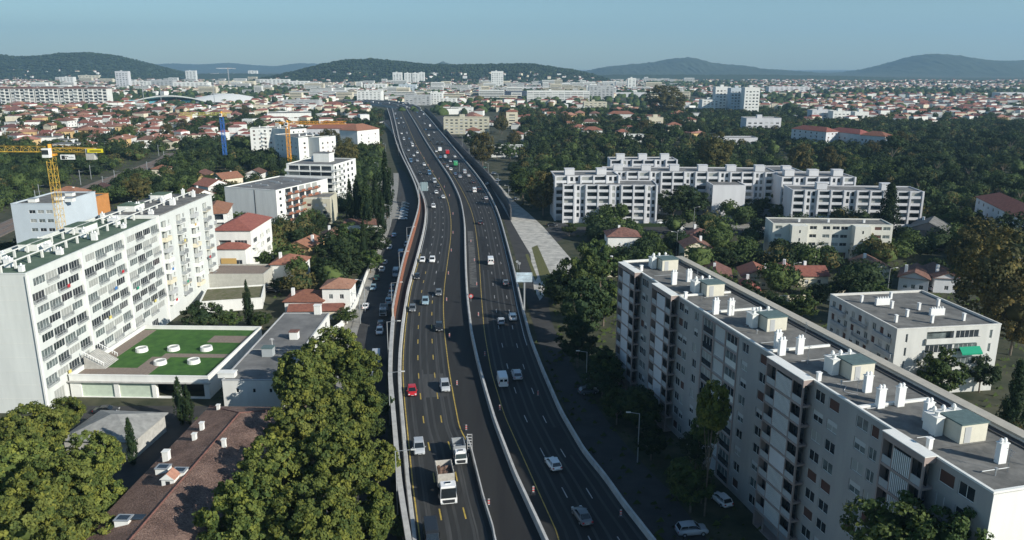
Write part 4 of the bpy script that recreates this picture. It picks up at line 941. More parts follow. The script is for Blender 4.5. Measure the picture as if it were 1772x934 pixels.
# houses between the street and the right block
for (lab, a, c, dep, h, wm, rm, kd, cl) in [
    ('white two storey house with brown hipped roof and dark shutters left of the street junction', (1052,409), (1108,409), 10, 6.2, white, tile_b, 'hip', 3),
    ('tall narrow house with brown pyramid roof and grey gable front', (1194,408), (1234,408), 9, 6.5, beige, tile_b, 'hip', 1),
    ('pale yellow gabled house with an oculus in front of the tall narrow house', (1185,428), (1231,428), 9, 6.0, cream, tile_b, 'gable', 2),
    ('low house with dark ribbed tile roof and yellow gable beside the long right block', (1212,480), (1266,483), 13, 3.6, cream, tile_b, 'gable', 2),
    ('yellow house with striped red roof near the palm', (1285,478), (1338,480), 11, 3.8, cream, tile_r, 'gable', 2),
    ('cream bungalow with bright red gabled roof', (1381,477), (1434,477), 9, 3.4, cream, tile_r, 'gable', 2),
    ('cream gabled house with dark brown roof in front of the cream block', (1490,462), (1541,463), 10, 3.6, cream, tile_b, 'gable', 2),
    ('grey house with dark flat pitched roof in the shade', (1556,478), (1608,484), 12, 4.2, palegrey, tile_b, 'gable', 3),
    ('white garage with dark sloping roof at the edge of the autumn trees', (1618,480), (1662,482), 13, 4.6, palegrey, tile_b, 'gable', 1),
    ('small red roofed annexe below the long right block parapet', (1276,500), (1314,502), 8, 3.0, cream, tile_r, 'gable', 1),
    ('orange roofed annexe beside the white house, near the right block', (1060,440), (1090,440), 7, 3.2, cream, tile_o, 'gable', 1),
    ('second orange roofed annexe half hidden by trees left of the right block', (1052,462), (1078,462), 7, 3.2, cream, tile_o, 'gable', 1),
    ('cream house with green lean-to beside the striped red roof', (1330,470), (1368,474), 9, 4.0, cream, tile_r, 'gable', 2),
    ('pinkish house with grey roof behind the white garage', (1572,395), (1640,402), 14, 7.0, pinkish, gravel, 'gable', 3)]:
    simple('house', lab, 'house', a, c, dep, h, wm, cols=cl, ww=1.1, wh=1.3, sides='FR', scols=2, flat=False, gab=kd, roofmat=rm, nchim=1, fl=3.0)
b = MB()
for x0, y0, x1, y1 in ((1276,530,1350,522),(1350,522,1440,520),(1440,512,1500,510)):
    p, q = W(x0,y0), W(x1,y1); d = (q-p).normalized(); n = Vector((-d.y,d.x))*.12; b.prism([p-n,q-n,q+n,p+n],0,1.9)
tag(b.build('garden_wall', cream), 'pale garden wall between the bungalows and the long right block', 'wall')
b = MB(); p, q = W(985,392), W(1180,396); b.box(p.x, p.y-.6, 0, q.x, p.y+.6, 1.3); tag(b.build('hedge', leaf_dark), 'clipped dark hedge along the street below the balcony blocks', 'hedge')
# ------------------------------------------------------------------ blocks and towers towards the horizon: x0, x1, top, base, depth, wall, columns, label
FARB = [
 (768,846,203,232,15,beige,9,'grey beige four storey block with rows of small dark windows right of the motorway'),
 (876,896,193,221,12,cream,1,'small yellow square tower with a red roof among the trees'),
 (850,871,123,152,18,white,5,'lone white tower block below the wooded central hill'),
 (1019,1062,148,173,16,greyw,6,'grey slab block with bright end wall right of the long office building'),
 (1086,1100,135,156,14,white,2,'narrow white tower right of centre'),
 (1236,1262,150,196,16,white,4,'leftmost tower of the blue white tower cluster'),
 (1262,1286,152,198,18,bluegrey,4,'middle tower of the blue white tower cluster'),
 (1286,1312,151,200,18,white,4,'rightmost tower of the blue white tower cluster'),
 (1214,1243,172,197,20,white,4,'low white block at the foot of the tower cluster'),
 (1122,1147,203,224,14,cream,2,'small cream cube house in the woods'),
 (1290,1350,204,232,20,palegrey,6,'white block with round windows right of the wood'),
 (1404,1440,190,212,16,palegrey,4,'blue grey block with white edges on the right'),
 (1440,1470,192,214,16,white,4,'bright white block with balconies on the right'),
 (1478,1502,193,212,14,white,3,'small white block at the right end of the bright pair'),
 (202,224,123,152,18,palegrey,4,'tall grey and white tower on the left skyline'),
 (322,340,122,138,16,white,3,'small white tower on the left skyline'),
 (430,446,122,134,16,white,3,'second small white tower on the left skyline'),
 (596,612,121,139,16,white,3,'white tower below the left end of the central hill'),
 (632,660,128,141,16,white,4,'white block below the left of the central hill'),
 (680,696,125,145,14,white,3,'first of the white towers behind the motorway bend'),
 (700,712,126,146,14,white,2,'second of the white towers behind the motorway bend'),
 (714,724,126,146,14,white,2,'third of the white towers behind the motorway bend'),
 (725,735,125,145,14,white,2,'fourth of the white towers behind the motorway bend'),
 (746,758,126,143,14,white,2,'fifth of the white towers behind the motorway bend'),
 (766,776,126,142,14,white,2,'sixth of the white towers behind the motorway bend'),
 (785,796,123,137,14,white,2,'seventh and highest placed of the white towers behind the bend'),
 (618,660,158,176,30,white,6,'long white industrial building left of the motorway bend'),
 (662,700,150,160,30,white,6,'white building directly behind the motorway bend'),
 (690,720,146,158,30,bluegrey,6,'glazed pale building behind the motorway bend'),
 (700,745,164,182,24,greyw,6,'dark glazed building right of the motorway bend'),
 (745,766,160,180,20,white,4,'bright white angular building right of the motorway bend'),
 (0,60,120,131,30,white,9,'long white hospital building on the far left hillside'),
 (60,104,121,131,30,white,8,'second long white building on the far left hillside'),
 (136,172,130,140,20,cream,6,'cream block on the far left slope'),
 (104,128,133,145,20,white,4,'small white block on the far left slope'),
 (215,262,140,151,30,white,7,'low white block right of the tall grey tower'),
 (262,300,138,152,30,greyw,5,'dark fronted office block on the left'),
 (300,360,142,154,30,white,8,'white factory with stepped roof on the left'),
 (362,404,127,134,24,white,8,'long white block on the left skyline'),
 (380,440,140,150,24,cream,7,'cream blocks beyond the stadium'),
 (450,500,137,147,24,white,7,'white block beyond the stadium'),
 (500,534,140,150,24,white,5,'second white block beyond the stadium'),
 (500,600,158,166,30,greyw,9,'long dark glazed hall in front of the far suburbs'),
 (560,620,152,160,30,white,8,'long white hall left of the motorway bend'),
 (490,552,173,190,25,greyw,5,'grey fluted hall behind the white hall'),
 (405,470,182,192,20,cream,8,'low pale building with orange trim behind the blue crane'),
 (818,914,158,172,35,mat('dark_glass_front', (.06,.085,.13), rough=.25),1,'long dark blue glazed office building in the centre'),
 (912,1020,157,176,35,white,1,'long white curved office building in the centre'),
 (970,1002,143,153,30,greyw,5,'grey block on the slope above the white office building'),
 (630,668,145,156,24,white,6,'white block below the central hill, near the stadium'),
 (590,640,133,141,20,cream,6,'cream apartment row below the central hill'),
 (780,830,147,153,20,white,7,'low white row left of the lone tower'),
 (884,950,150,157,25,palegrey,8,'pale row behind the dark glazed building'),
 (1330,1400,150,162,25,palegrey,8,'pale block behind the woods right of the tower cluster'),
 (1730,1780,160,168,30,palegrey,5,'pale low hall at the far right edge'),
 (1060,1120,160,168,25,palegrey,5,'pale block beside the round wooded knoll'),
 (1010,1050,176,192,18,beige,5,'beige flats half hidden by trees right of centre'),
 (850,905,253,272,14,white,2,'modern white flat roofed villa right of the motorway'),
 (1240,1310,238,256,16,palegrey,6,'pale low terrace of flats in the woods above the estate'),
 (1052,1098,197,210,14,offw,7,'long white villa with a red roof among the park trees'),
 (1008,1042,225,243,12,white,3,'white two storey house with brown red roof at the left of the park'),
 (1184,1204,207,222,10,cream,2,'cream gabled villa with red roof right of the cube house'),
 (1155,1178,216,238,10,cream,2,'tall cream house with red roof in the middle of the park wood'),
 (1146,1178,178,190,12,offw,3,'white villa with low red roof high in the park wood'),
 (1120,1142,183,195,12,cream,3,'cream villa with red roof hidden in the park trees'),
 (1085,1115,233,246,10,white,3,'low white house with a sloping roof beyond the estate trees'),
 (886,906,232,246,10,white,2,'white gabled house behind the modern villa, red roof'),
 (806,830,226,240,12,palegrey,2,'pale annexe with bright red roof below the beige block'),
 (780,818,186,197,20,white,5,'white low block behind the beige block'),
 (760,790,170,184,20,white,4,'white stepped block right of the bright angular building'),
 (560,592,180,189,16,cream,4,'cream house with red roof left of the motorway bend'),
]
for (x0, x1, yt, yb, dep, wm, cl, lab) in FARB:
    P0, P1 = W(x0, yb), W(x1, yb); h = hgt((x0+x1)/2, yb, yt)
    cat = 'tower block' if 'tower' in lab and h > 30 else 'building'
    s = Bld('tower_block' if cat[0] == 't' else 'building', lab, cat, P0, P1, dep, h, wm)
    fl = 3.0 if h/3 < 9 else h/9.0; nf = max(1, int((h-1)/fl)); cl = min(cl, int(s.w/2.6)) or 1
    if cl == 1 and s.w > 60:
        for k in range(nf):
            for i in range(10): s.op['F'].append((s.w*(i+.04)/10, k*fl+fl*.35, s.w*(i+.96)/10, k*fl+fl*.8, 'far'))
    else: s.grid('F', cl, s.w/cl*.5, fl*.45, sill=fl*.35, fl=fl, n=nf, styles=('far','far','rail'))
    s.walls(depth=.5, parapet=.6)
    if h > 12: s.hut(s.w*.35, dep*.3, min(5, s.w*.3), 4, 3, wm, wm)
    if 'red roof' in lab or 'red roof' in lab.replace('low ','').replace('brown ','').replace('bright ',''): pitched(s, 'hip', tile_o, z=h+.05)
# long pale block of balconies, far left
for i in range(5):
    a, c = (-20+i*42, 186), (20+i*42, 186); h = hgt(a[0], 186, 153)
    s = Bld('apartment_block', ['leftmost section', 'second section', 'third section', 'fourth section', 'right end section'][i]+' of the long pale balcony block on the left', 'apartment block', W(*a), W(*c), 18, h, offw)
    n = 6; fl = h/n; bw = s.w/5
    for k in range(n):
        for j in range(5):
            s.op['F'].append((j*bw+bw*.15, k*fl+fl*.15, j*bw+bw*.85, k*fl+fl*.8, 'void' if j % 2 else 'far'))
            if j % 2: s.balc('F', j*bw+bw*.05, j*bw+bw*.95, k*fl+.2, 1.5, fl*.35, 'solid', offw)
    s.walls(flat=False); pitched(s, 'hip', tile_b, rise=3)
# stadium
sd_ = thing('stadium', 'stadium with white arched shell roofs on the left', 'stadium', (*W(330,180), 0))
def arch(x0, x1, yb, hh, dep, name, m):
    p0, p1 = W(x0, yb), W(x1, yb); n = 24; b = MB(); base = sd_.location
    for i in range(n):
        def P(i, dy, dz, f=1.0): t = i/n; return (p0.x+(p1.x-p0.x)*t-base.x, p0.y-base.y+dy, hh*f*math.sin(math.pi*t)**.8*.98+dz)
        b.quad(P(i,0,.5), P(i+1,0,.5), P(i+1,dep,0,.25), P(i,dep,0,.25)); b.quad(P(i,0,-1.5), P(i+1,0,-1.5), P(i+1,0,.5), P(i,0,.5)); b.quad(P(i,0,-1.5), P(i+1,0,-1.5), P(i+1,dep,-1.2,.25), P(i,dep,-1.2,.25))
    b.build(name, m, sd_)
arch(215,372,181,16,70,'shell_roof', white); b = MB(); p0, p1 = W(300,180), W(452,180); n = 24; L_ = sd_.location
def PS(i, j):
    t = i/n; s_ = j/8; h_ = 16*math.sin(math.pi*t)**.8; return (p0.x+(p1.x-p0.x)*t-L_.x, p0.y-L_.y-20+75*s_, .3+h_*(.25+.75*math.sin(min(1, s_*1.1)*math.pi/2)))
for i in range(n):
    for j in range(8): b.quad(PS(i,j), PS(i+1,j), PS(i+1,j+1), PS(i,j+1))
b.build('shell_roof', white, sd_)
b = MB(); p0, p1 = W(225,180), W(360,180); L_ = sd_.location
for k in range(6): b.box(p0.x-L_.x, p0.y-L_.y-26+k*4, 0, p1.x-L_.x, p0.y-L_.y-22.01+k*4, 2+k*1.1)
b.build('stand', mat('turquoise_seats', (.18,.48,.55), var=.3, scale=.2), sd_)
for px in (250, 280, 372):
    p = W(px, 183); m_ = thing('floodlight_mast', {250:'left',280:'middle',372:'right'}[px]+' of the three thin floodlight masts by the stadium', 'mast', (*p, 0)); b = MB(); b.bar((0,0,0),(0,0,38),.5,n=6); b.build('pole', greym, m_); b = MB(); b.box(-2,-.3,38,2,.3,40); b.build('lamp_head', greym, m_)
# ------------------------------------------------------------------ cranes
def lattice(b, p, q, w, step, r=.09, tri=False):
    p = Vector(p); q = Vector(q); d = (q-p); L = d.length; d.normalize()
    up = Vector((0,0,1)) if abs(d.z) < .5 else Vector((1,0,0)); a = d.cross(up).normalized()*w/2; c = d.cross(a).normalized()*w/2
    cs = [a+c, a-c, -a-c, -a+c] if not tri else [a+c*.8, -a+c*.8, -c*1.4]
    for k in cs: b.bar(p+k, q+k, r)
    n = max(1, int(L/step)); m = len(cs)
    for i in range(n):
        s, e = p+d*L*i/n, p+d*L*(i+1)/n
        for j in range(m):
            k0, k1 = cs[j], cs[(j+1) % m]; b.bar(s+k0, e+k1, r*.62) if i % 2 else b.bar(s+k1, e+k0, r*.62); b.bar(s+k0, s+k1, r*.6)
def crane(label, base, h, w, jibdir, jl, cl_, mc, jc, r=.1, sign=False):
    t = thing('tower_crane', label, 'crane', (*base, 0)); b = MB(); lattice(b, (0,0,0), (0,0,h), w, w*1.05, r); b.build('mast', mc, t)
    d = Vector((math.cos(jibdir), math.sin(jibdir), 0)); z = h+1.4
    b = MB(); lattice(b, d*1.0+Vector((0,0,z)), d*jl+Vector((0,0,z)), w*.8, w*1.3, r, tri=True); b.build('jib', jc, t)
    b = MB(); lattice(b, -d*1.0+Vector((0,0,z)), -d*cl_+Vector((0,0,z)), w*.6, w*1.2, r); b.build('counter_jib', jc, t)
    b = MB(); b.box(-w*.7,-w*.7,h,w*.7,w*.7,h+.5); b.bar((0,0,h+.5),(0,0,z+w*.9),w*.35); b.bar((0,0,z+w*.9), tuple(-d*cl_*.9+Vector((0,0,z+.3))), r*.5); b.build('slewing_unit', orangec, t)
    a = math.atan2(d.y, d.x)
    b = MB(); b.box(-.7,-w*.5-1.5,-.4,.9,-w*.5-.1,1.7); b.box(-.7,-w*.5-1.52,.3,.9,-w*.5-1.5,1.4,1); b.build('cab', [whitem, glass], t, (0,0,h+.2), 0)
    b = MB(); b.box(-1.0,-w*.45,-2.0,1.0,w*.45,.6); b.build('counterweight', concrete, t, tuple(-d*(cl_-1.0)+Vector((0,0,z-.2))), a)
    if sign:
        b = MB(); b.box(0,-.06,.35,3.4,.06,1.5); s_ = b.build('sign', whitem, t, tuple(-d*2.9+Vector((0,-.9,z-2.5))))
        b = MB(); b.box(.3,-.09,.45,1.1,-.065,1.3); b.box(1.25,-.09,.95,1.5,-.065,1.25); b.box(1.25,-.09,.5,1.5,-.065,.8); b.box(1.65,-.09,.95,1.85,-.065,1.2); b.build('logo', darkm, s_)
        b = MB(); x = 2.0
        for i in range(6): b.box(x,-.09,.72,x+.13,-.065,.95+.1*(i%3==0)); x += .2
        b.build('lettering', greym, s_)
        b = MB(); b.box(0,-.05,.1,3.7,.05,1.0); s2 = b.build('banner', mat('banner_yellow', (.72,.6,.03)), t, tuple(-d*9.6+Vector((0,-.9,z-.6))))
        b = MB(); x = .6
        for i in range(9): b.box(x,-.08,.35,x+.22,-.055,.65); x += .3
        b.build('lettering', darkm, s2)
    return t
p = Vector((-109.5, 186)); crane('yellow tower crane with white sign board behind the green roofed block', p, 44.5, 1.5, math.pi-.05, 42, 11, yellowc, yellowc, .055, True)
p = W(391, 285); hh = hgt(391, 285, 201); crane('blue masted tower crane with lime yellow jib in the woods on the left', p, hh, 2.0, math.pi, 28, 6, bluec, limec, .16)
p = W(503, 302); hh = hgt(503, 302, 217); crane('orange tower crane with its jib pointing right behind the glazed tower', p, hh, 1.9, .05, 36, 7, orangec, orangec, .13)
p = W(397, 150); hh = hgt(397, 150, 119); crane('pale tower crane tiny on the left skyline', p, hh, 2.2, math.pi-.1, 40, 26, greym, whitem, .3)

# ------------------------------------------------------------------ vehicles (x forward)
CARD = {  # length, half width, roof height, side profile of body top and cabin
 'hatchback': (4.1, .88, 1.48, [(-2.05,.55,.80),(-1.95,.95,.84),(-1.0,.98,.88),(.75,.96,.88),(1.7,.80,.84),(2.05,.55,.76)], [(-1.85,.95,.76),(-1.45,1.42,.64),(-.2,1.48,.66),(.35,1.42,.66),(1.05,.95,.76)]),
 'sedan': (4.6, .9, 1.42, [(-2.3,.6,.80),(-2.2,.95,.84),(-1.3,.98,.88),(.85,.94,.88),(1.95,.78,.84),(2.3,.52,.76)], [(-1.65,.97,.76),(-.95,1.38,.64),(.1,1.42,.66),(.45,1.38,.66),(1.15,.94,.76)]),
 'suv': (4.5, .94, 1.68, [(-2.25,.6,.84),(-2.2,1.05,.9),(-1.0,1.08,.93),(.9,1.06,.93),(2.0,.94,.88),(2.25,.6,.8)], [(-2.1,1.06,.82),(-1.8,1.6,.7),(-.2,1.68,.72),(.4,1.6,.72),(1.15,1.05,.8)]),
}
CACHE = {}
def carpaint(c): return mat('car_paint_%d_%d_%d' % tuple(int(x*100) for x in c), c, rough=.28, spec=.6, var=.03, scale=.4)
def ring(x, hw, z0, z1, rd=.08): return [(x,-hw+rd,z0),(x,hw-rd,z0),(x,hw,z0+rd*1.5),(x,hw,(z0+z1)/2),(x,hw-rd,z1-.02),(x,hw-rd*2.5,z1),(x,-hw+rd*2.5,z1),(x,-hw+rd,z1-.02),(x,-hw,(z0+z1)/2),(x,-hw,z0+rd*1.5)]
def wheelmesh(r=.32, w=.22):
    if ('w', r) not in CACHE:
        b = MB(); b.bar((0,-w/2,0),(0,w/2,0),r,n=14); b.bar((0,-w/2-.01,0),(0,w/2+.01,0),r*.6,1,n=10); CACHE[('w', r)] = b.mesh('wheel', [rubber, greym])
    return CACHE[('w', r)]
def car_parts(kind, c):
    k = (kind, c)
    if k in CACHE: return CACHE[k]
    L, hw, H, body, cab = CARD[kind]; P = []
    b = MB(); b.loft([ring(x, w, .22 if abs(x) < L/2-.1 else .38, z) for x, z, w in body]); P.append(('body', b.mesh('body', carpaint(c), True), (0,0,0), []))
    b = MB(); b.loft([[(x,-w,z),(x,w,z),(x+.001,w*.99,z-.25),(x+.001,-w*.99,z-.25)] for x, z, w in cab]); gm_ = b.mesh('windows', carglass)
    P.append(('windows', gm_, (0,0,0), []))
    i0, i1 = cab[1], cab[-2]; b = MB(); zr_ = H+.015
    b.loft([[(x,-w-.015,z+.02),(x,w+.015,z+.02),(x,w+.015,z-.03),(x,-w-.015,z-.03)] for x, z, w in cab[1:-1]])
    for s in (-1, 1):
        b.bar((cab[-1][0], s*cab[-1][2], cab[-1][1]), (cab[-2][0], s*(cab[-2][2]+.01), cab[-2][1]), .035); b.bar((cab[0][0], s*cab[0][2], cab[0][1]), (cab[1][0], s*(cab[1][2]+.01), cab[1][1]), .06); xm = (cab[1][0]+cab[-2][0])/2-.1; b.bar((xm, s*(cab[0][2]+.0), 1.0), (xm, s*(cab[2][2]+.01), H-.03), .04)
    P.append(('roof', b.mesh('roof', carpaint(c)), (0,0,0), []))
    for s in (-1, 1):
        b = MB(); b.box(L/2-.22, s*.62-.16, .60, L/2-.03, s*.62+.16, .74); P.append(('headlight', b.mesh('headlight', lamp_on), (0,0,0), []))
        b = MB(); b.box(-L/2-.01, s*.66-.13, .68, -L/2+.12, s*.66+.13, .88); P.append(('tail_light', b.mesh('tail_light', tailm), (0,0,0), []))
        b = MB(); b.box(.75, s*(hw+.09)-.08, .95, .87, s*(hw+.09)+.08, 1.07); P.append(('mirror', b.mesh('mirror', carpaint(c)), (0,0,0), []))
    b = MB(); b.box(-L/2-.03,-.26,.50,-L/2+.0,.26,.61); b.box(L/2-.02,-.26,.42,L/2+.02,.26,.53); P.append(('number_plate', b.mesh('number_plate', whitep), (0,0,0), []))
    b = MB(); b.box(L/2-.06,-.45,.40,L/2-.0,.45,.58); P.append(('grille', b.mesh('grille', darkm), (0,0,0), []))
    for x in (-L*.30, L*.31):
        for s in (-1, 1): P.append(('wheel', wheelmesh(.34 if kind == 'suv' else .32), (x, s*(hw-.1), .33), []))
    CACHE[k] = P; return P
def van_parts(c):
    if ('van', c) in CACHE: return CACHE[('van', c)]
    P = []; b = MB(); pc = carpaint(c)
    b.loft([ring(x, w, .3, z) for x, z, w in [(-2.6,2.2,.9),(-2.5,2.28,.96),(1.0,2.3,.96),(1.45,2.1,.93),(1.95,1.15,.9),(2.6,.9,.84),(2.68,.6,.8)]]); P.append(('body', b.mesh('body', pc, False), (0,0,0), []))
    b = MB(); b.face([(1.47,-.78,2.04),(1.47,.78,2.04),(1.97,.8,1.22),(1.97,-.8,1.22)]); b.face([(1.47,-.78,2.0),(1.97,-.8,1.18),(1.9,-.8,1.18),(1.4,-.78,2.0)]); P.append(('windscreen', b.mesh('windscreen', carglass), (.02,0,.03), []))
    for s in (-1, 1):
        b = MB(); b.box(.75, s*.965-.012, 1.3, 1.4, s*.965+.012, 1.9); P.append(('side_window', b.mesh('side_window', carglass), (0,0,0), []))
        b = MB(); b.box(-2.64, s*.83-.06, .9, -2.58, s*.83+.06, 1.4); P.append(('tail_light', b.mesh('tail_light', tailm), (0,0,0), []))
        b = MB(); b.box(2.5, s*.66-.14, .7, 2.68, s*.66+.14, .88); P.append(('headlight', b.mesh('headlight', lamp_on), (0,0,0), []))
        b = MB(); b.box(-2.625, s*.42-.3, 1.35, -2.602, s*.42+.3, 1.85); P.append(('rear_window', b.mesh('rear_window', carglass), (0,0,0), []))
    for x in (-1.65, 1.75):
        for s in (-1, 1): P.append(('wheel', wheelmesh(.36), (x, s*.86, .36), []))
    CACHE[('van', c)] = P; return P
def truck_parts(kind, c, load=None):
    k = (kind, c)
    if k in CACHE: return CACHE[k]
    P = []; pc = carpaint(c)
    S = {'dump_truck': (8.2, 1.25, 3.1, 1.35, 4.6, 1.9), 'small_tipper': (5.8, 1.0, 2.35, .95, 3.4, 1.35), 'box_truck': (8.0, 1.25, 2.9, 1.1, 5.4, 3.5)}[kind]
    L, hw, ch, bz, bl, bt = S; x1 = L/2; xc = x1-(1.9 if kind != 'small_tipper' else 1.5)
    b = MB(); b.box(-L/2,-hw*.45,.55,x1-.3,hw*.45,.85); P.append(('chassis', b.mesh('chassis', darkm), (0,0,0), []))
    b = MB(); b.loft([[(x1,-hw+.05,.5),(x1,hw-.05,.5),(x1-.02,hw-.03,1.3),(x1-.22,hw-.12,ch-.15),(x1-.4,hw-.2,ch),(x1-.4,-hw+.2,ch),(x1-.22,-hw+.12,ch-.15),(x1-.02,-hw+.03,1.3)], [(xc,-hw+.02,.5),(xc,hw-.02,.5),(xc,hw,1.3),(xc,hw-.06,ch-.15),(xc,hw-.18,ch+.05),(xc,-hw+.18,ch+.05),(xc,-hw+.06,ch-.15),(xc,-hw,1.3)]])
    b.box(xc+.4,-.45,ch+.02,xc+.9,.45,ch+.12); cabm = b.mesh('cab', pc)
    g = MB(); g.face([(x1+.01,-hw+.14,1.42),(x1+.01,hw-.14,1.42),(x1-.19,hw-.22,ch-.22),(x1-.19,-hw+.22,ch-.22)]); sub = [('windscreen', g.mesh('windscreen', carglass), (.02,0,0))]
    g = MB(); g.box(x1+.0,-hw*.7,.62,x1+.03,hw*.7,1.15); sub.append(('grille', g.mesh('grille', darkm), (0,0,0)))
    g = MB(); g.box(xc+.42,-.4,ch+.125,xc+.88,.4,ch+.15); sub.append(('roof_hatch', g.mesh('roof_hatch', carglass), (0,0,0)))
    for s in (-1,1):
        g = MB(); g.box(x1-.03,s*hw*.78-.17,.55,x1+.05,s*hw*.78+.17,.75); sub.append(('headlight', g.mesh('headlight', lamp_on), (0,0,0)))
        g = MB(); g.box(x1-.25,s*(hw+.18)-.09,1.5,x1-.1,s*(hw+.18)+.09,2.1); sub.append(('mirror', g.mesh('mirror', darkm), (0,0,0)))
        g = MB(); g.box(xc+.35,s*(hw-.01)-.02,1.45,x1-.35,s*(hw-.01)+.02,ch-.4); sub.append(('side_window', g.mesh('side_window', carglass), (0,0,0)))
    P.append(('cab', cabm, (0,0,0), sub)); xb = -L/2; xe = xb+bl
    b = MB()
    if kind == 'box_truck': b.box(xb,-hw,bz,xe,hw,bt)
    else:
        b.box(xb,-hw,bz-.1,xe,hw,bz); T = .08; b.box(xb,-hw,bz,xe,-hw+T,bz+bt); b.box(xb,hw-T,bz,xe,hw,bz+bt); b.box(xb,-hw+T,bz,xb+T,hw-T,bz+bt-.05); b.box(xe-T,-hw+T,bz,xe,hw-T,bz+bt+.1)
        for i in range(5): x = xb+.4+i*(bl-.8)/4; b.box(x-.05,-hw-.06,bz,x+.05,-hw,bz+bt); b.box(x-.05,hw,bz,x+.05,hw+.06,bz+bt)
    bm = pc if kind == 'box_truck' else (mat('tipper_body', (.42,.40,.36), var=.15, scale=2) if kind == 'dump_truck' else greym)
    sub = []
    if kind == 'dump_truck':
        n = 22; V = []; 
        for i in range(n):
            for j in range(n):
                x = xb+.1+(bl-.2)*i/(n-1); y = -hw+.1+(2*hw-.2)*j/(n-1); e = min(i, n-1-i, j, n-1-j)/5
                V.append((x, y, bz+bt*.45 + min(1,e)*.45 + .4*noise.noise(Vector((x*1.6,y*1.6,2)))+.15*noise.noise(Vector((x*4,y*4,1)))))
        idx = np.arange(n*n).reshape(n,n); F = np.stack([idx[:-1,:-1],idx[:-1,1:],idx[1:,1:],idx[1:,:-1]],-1).reshape(-1,4)
        sub = [('load', npmesh('load', np.array(V), F, dirt), (0,0,0))]
    if kind == 'small_tipper':
        g = MB()
        for i in range(6): g.box(xb+.3+i*.5,-.7,bz+.02,xb+.6+i*.5,.7,bz+.25+.2*(i%2))
        sub = [('load', g.mesh('load', greyw), (0,0,0))]
    P.append(('tipper_body' if kind != 'box_truck' else 'cargo_box', b.mesh('b', bm), (0,0,0), sub))
    for x in ([-L*.33, -L*.17, L*.30] if kind == 'dump_truck' else [-L*.28, L*.3]):
        for s in (-1,1): P.append(('wheel', wheelmesh(.5 if kind != 'small_tipper' else .36), (x, s*(hw-.16), .5 if kind != 'small_tipper' else .36), []))
    CACHE[k] = P; return P
SILV=(.42,.44,.46); WHI=(.74,.74,.73); BLK=(.02,.022,.025); GRY=(.13,.14,.15); RED=(.48,.02,.025); BLU=(.07,.16,.28); LBL=(.25,.36,.42); GRN=(.05,.30,.12); DGR=(.03,.09,.07)
CN = {SILV:'silver', WHI:'white', BLK:'black', GRY:'dark grey', RED:'red', BLU:'blue', LBL:'pale blue', GRN:'green', DGR:'dark green'}
def vehicle(kind, c, x, y, z, rz, label, group=None, detail=True):
    cat = {'hatchback':'car','sedan':'car','suv':'car','van':'van','dump_truck':'truck','small_tipper':'truck','box_truck':'truck'}[kind]
    nm = {'van':'van'}.get(kind, kind if cat == 'truck' else 'car')
    t = thing(nm, label, cat, (x, y, z), rz, group)
    P = van_parts(c) if kind == 'van' else (truck_parts(kind, c) if cat == 'truck' else car_parts(kind, c))
    if not detail: P = [q for q in P if q[0] in ('body','windows','roof','wheel','windscreen','cab','cargo_box','tipper_body','headlight')]
    for nm_, me, loc, sub in P:
        o = put(nm_, me, t, loc)
        for s in sub: put(s[0], s[1], o, s[2])
    return t
def heading(Cv, Y):
    i = int(np.argmin(abs(Cv[:,1]-Y))); i = min(max(i,2), len(Cv)-3); d = Cv[i-2]-Cv[i+2]; return math.atan2(d[1], d[0])
VD = [  # px, py (centre of the car), kind, colour, carriageway, label
 (713,676,'hatchback',RED,'L','bright red hatchback in the left lane of the motorway'),
 (770,668,'suv',SILV,'L','silver car just right of the red hatchback'),
 (725,774,'suv',SILV,'L','silver people carrier under the lamp arm, left of the small tipper'),
 (795,787,'small_tipper',WHI,'L','small white tipper truck beside the work zone barrier'),
 (772,846,'dump_truck',WHI,'L','big white dump truck loaded with reddish earth'),
 (747,930,'van',BLK,'L','dark van cut off by the bottom edge of the photo'),
 (714,533,'hatchback',GRY,'L','dark grey car close to the left barrier'),
 (736,521,'suv',LBL,'L','pale blue car right of the dark grey one at the left barrier'),
 (760,566,'suv',BLK,'L','black car alone in the right lane above the silver car'),
 (759,506,'hatchback',GRY,'L','dark grey car beside the yellow line, right of the pale blue car'),
 (722,478,'hatchback',BLK,'L','black hatchback next to the left barrier near the noise wall'),
 (731,449,'hatchback',WHI,'L','white car, left one of a pair side by side near the noise wall'),
 (748,449,'suv',WHI,'L','white car, right one of a pair side by side near the noise wall'),
 (767,340,'hatchback',WHI,'L','white car alone right of the overhead sign'),
 (750,356,'suv',WHI,'L','white car in the left lane just past the overhead sign'),
 (849,452,'van',WHI,'R','white van driving away in the sunlit right carriageway'),
 (867,555,'hatchback',SILV,'R','silver hatchback at the edge of the shadow, left of the white one'),
 (887,548,'suv',WHI,'R','white car at the edge of the shadow, right of the silver hatchback'),
 (875,488,'hatchback',GRY,'R','dark grey car close to the right barrier'),
 (869,658,'van',WHI,'R','pale van in the shadow beside a light grey car'),
 (894,648,'suv',SILV,'R','light grey car in the shadow right of the pale van'),
 (957,802,'hatchback',WHI,'R','white hatchback alone in the deep shadow'),
 (1007,892,'sedan',GRY,'R','dark grey saloon in the deep shadow near the bottom'),
 (831,384,'hatchback',BLK,'R','black car ahead of the sunlit white van'),
 (821,329,'van',WHI,'R','boxy white van beside a dark car in the far right carriageway'),
 (788,285,'box_truck',GRN,'R','green lorry in the far queue'),
 (774,265,'box_truck',RED,'R','red lorry in the far queue'),
 (761,260,'box_truck',WHI,'R','white lorry left of the red lorry in the far queue'),
 (817,508,None,None,None,None)]
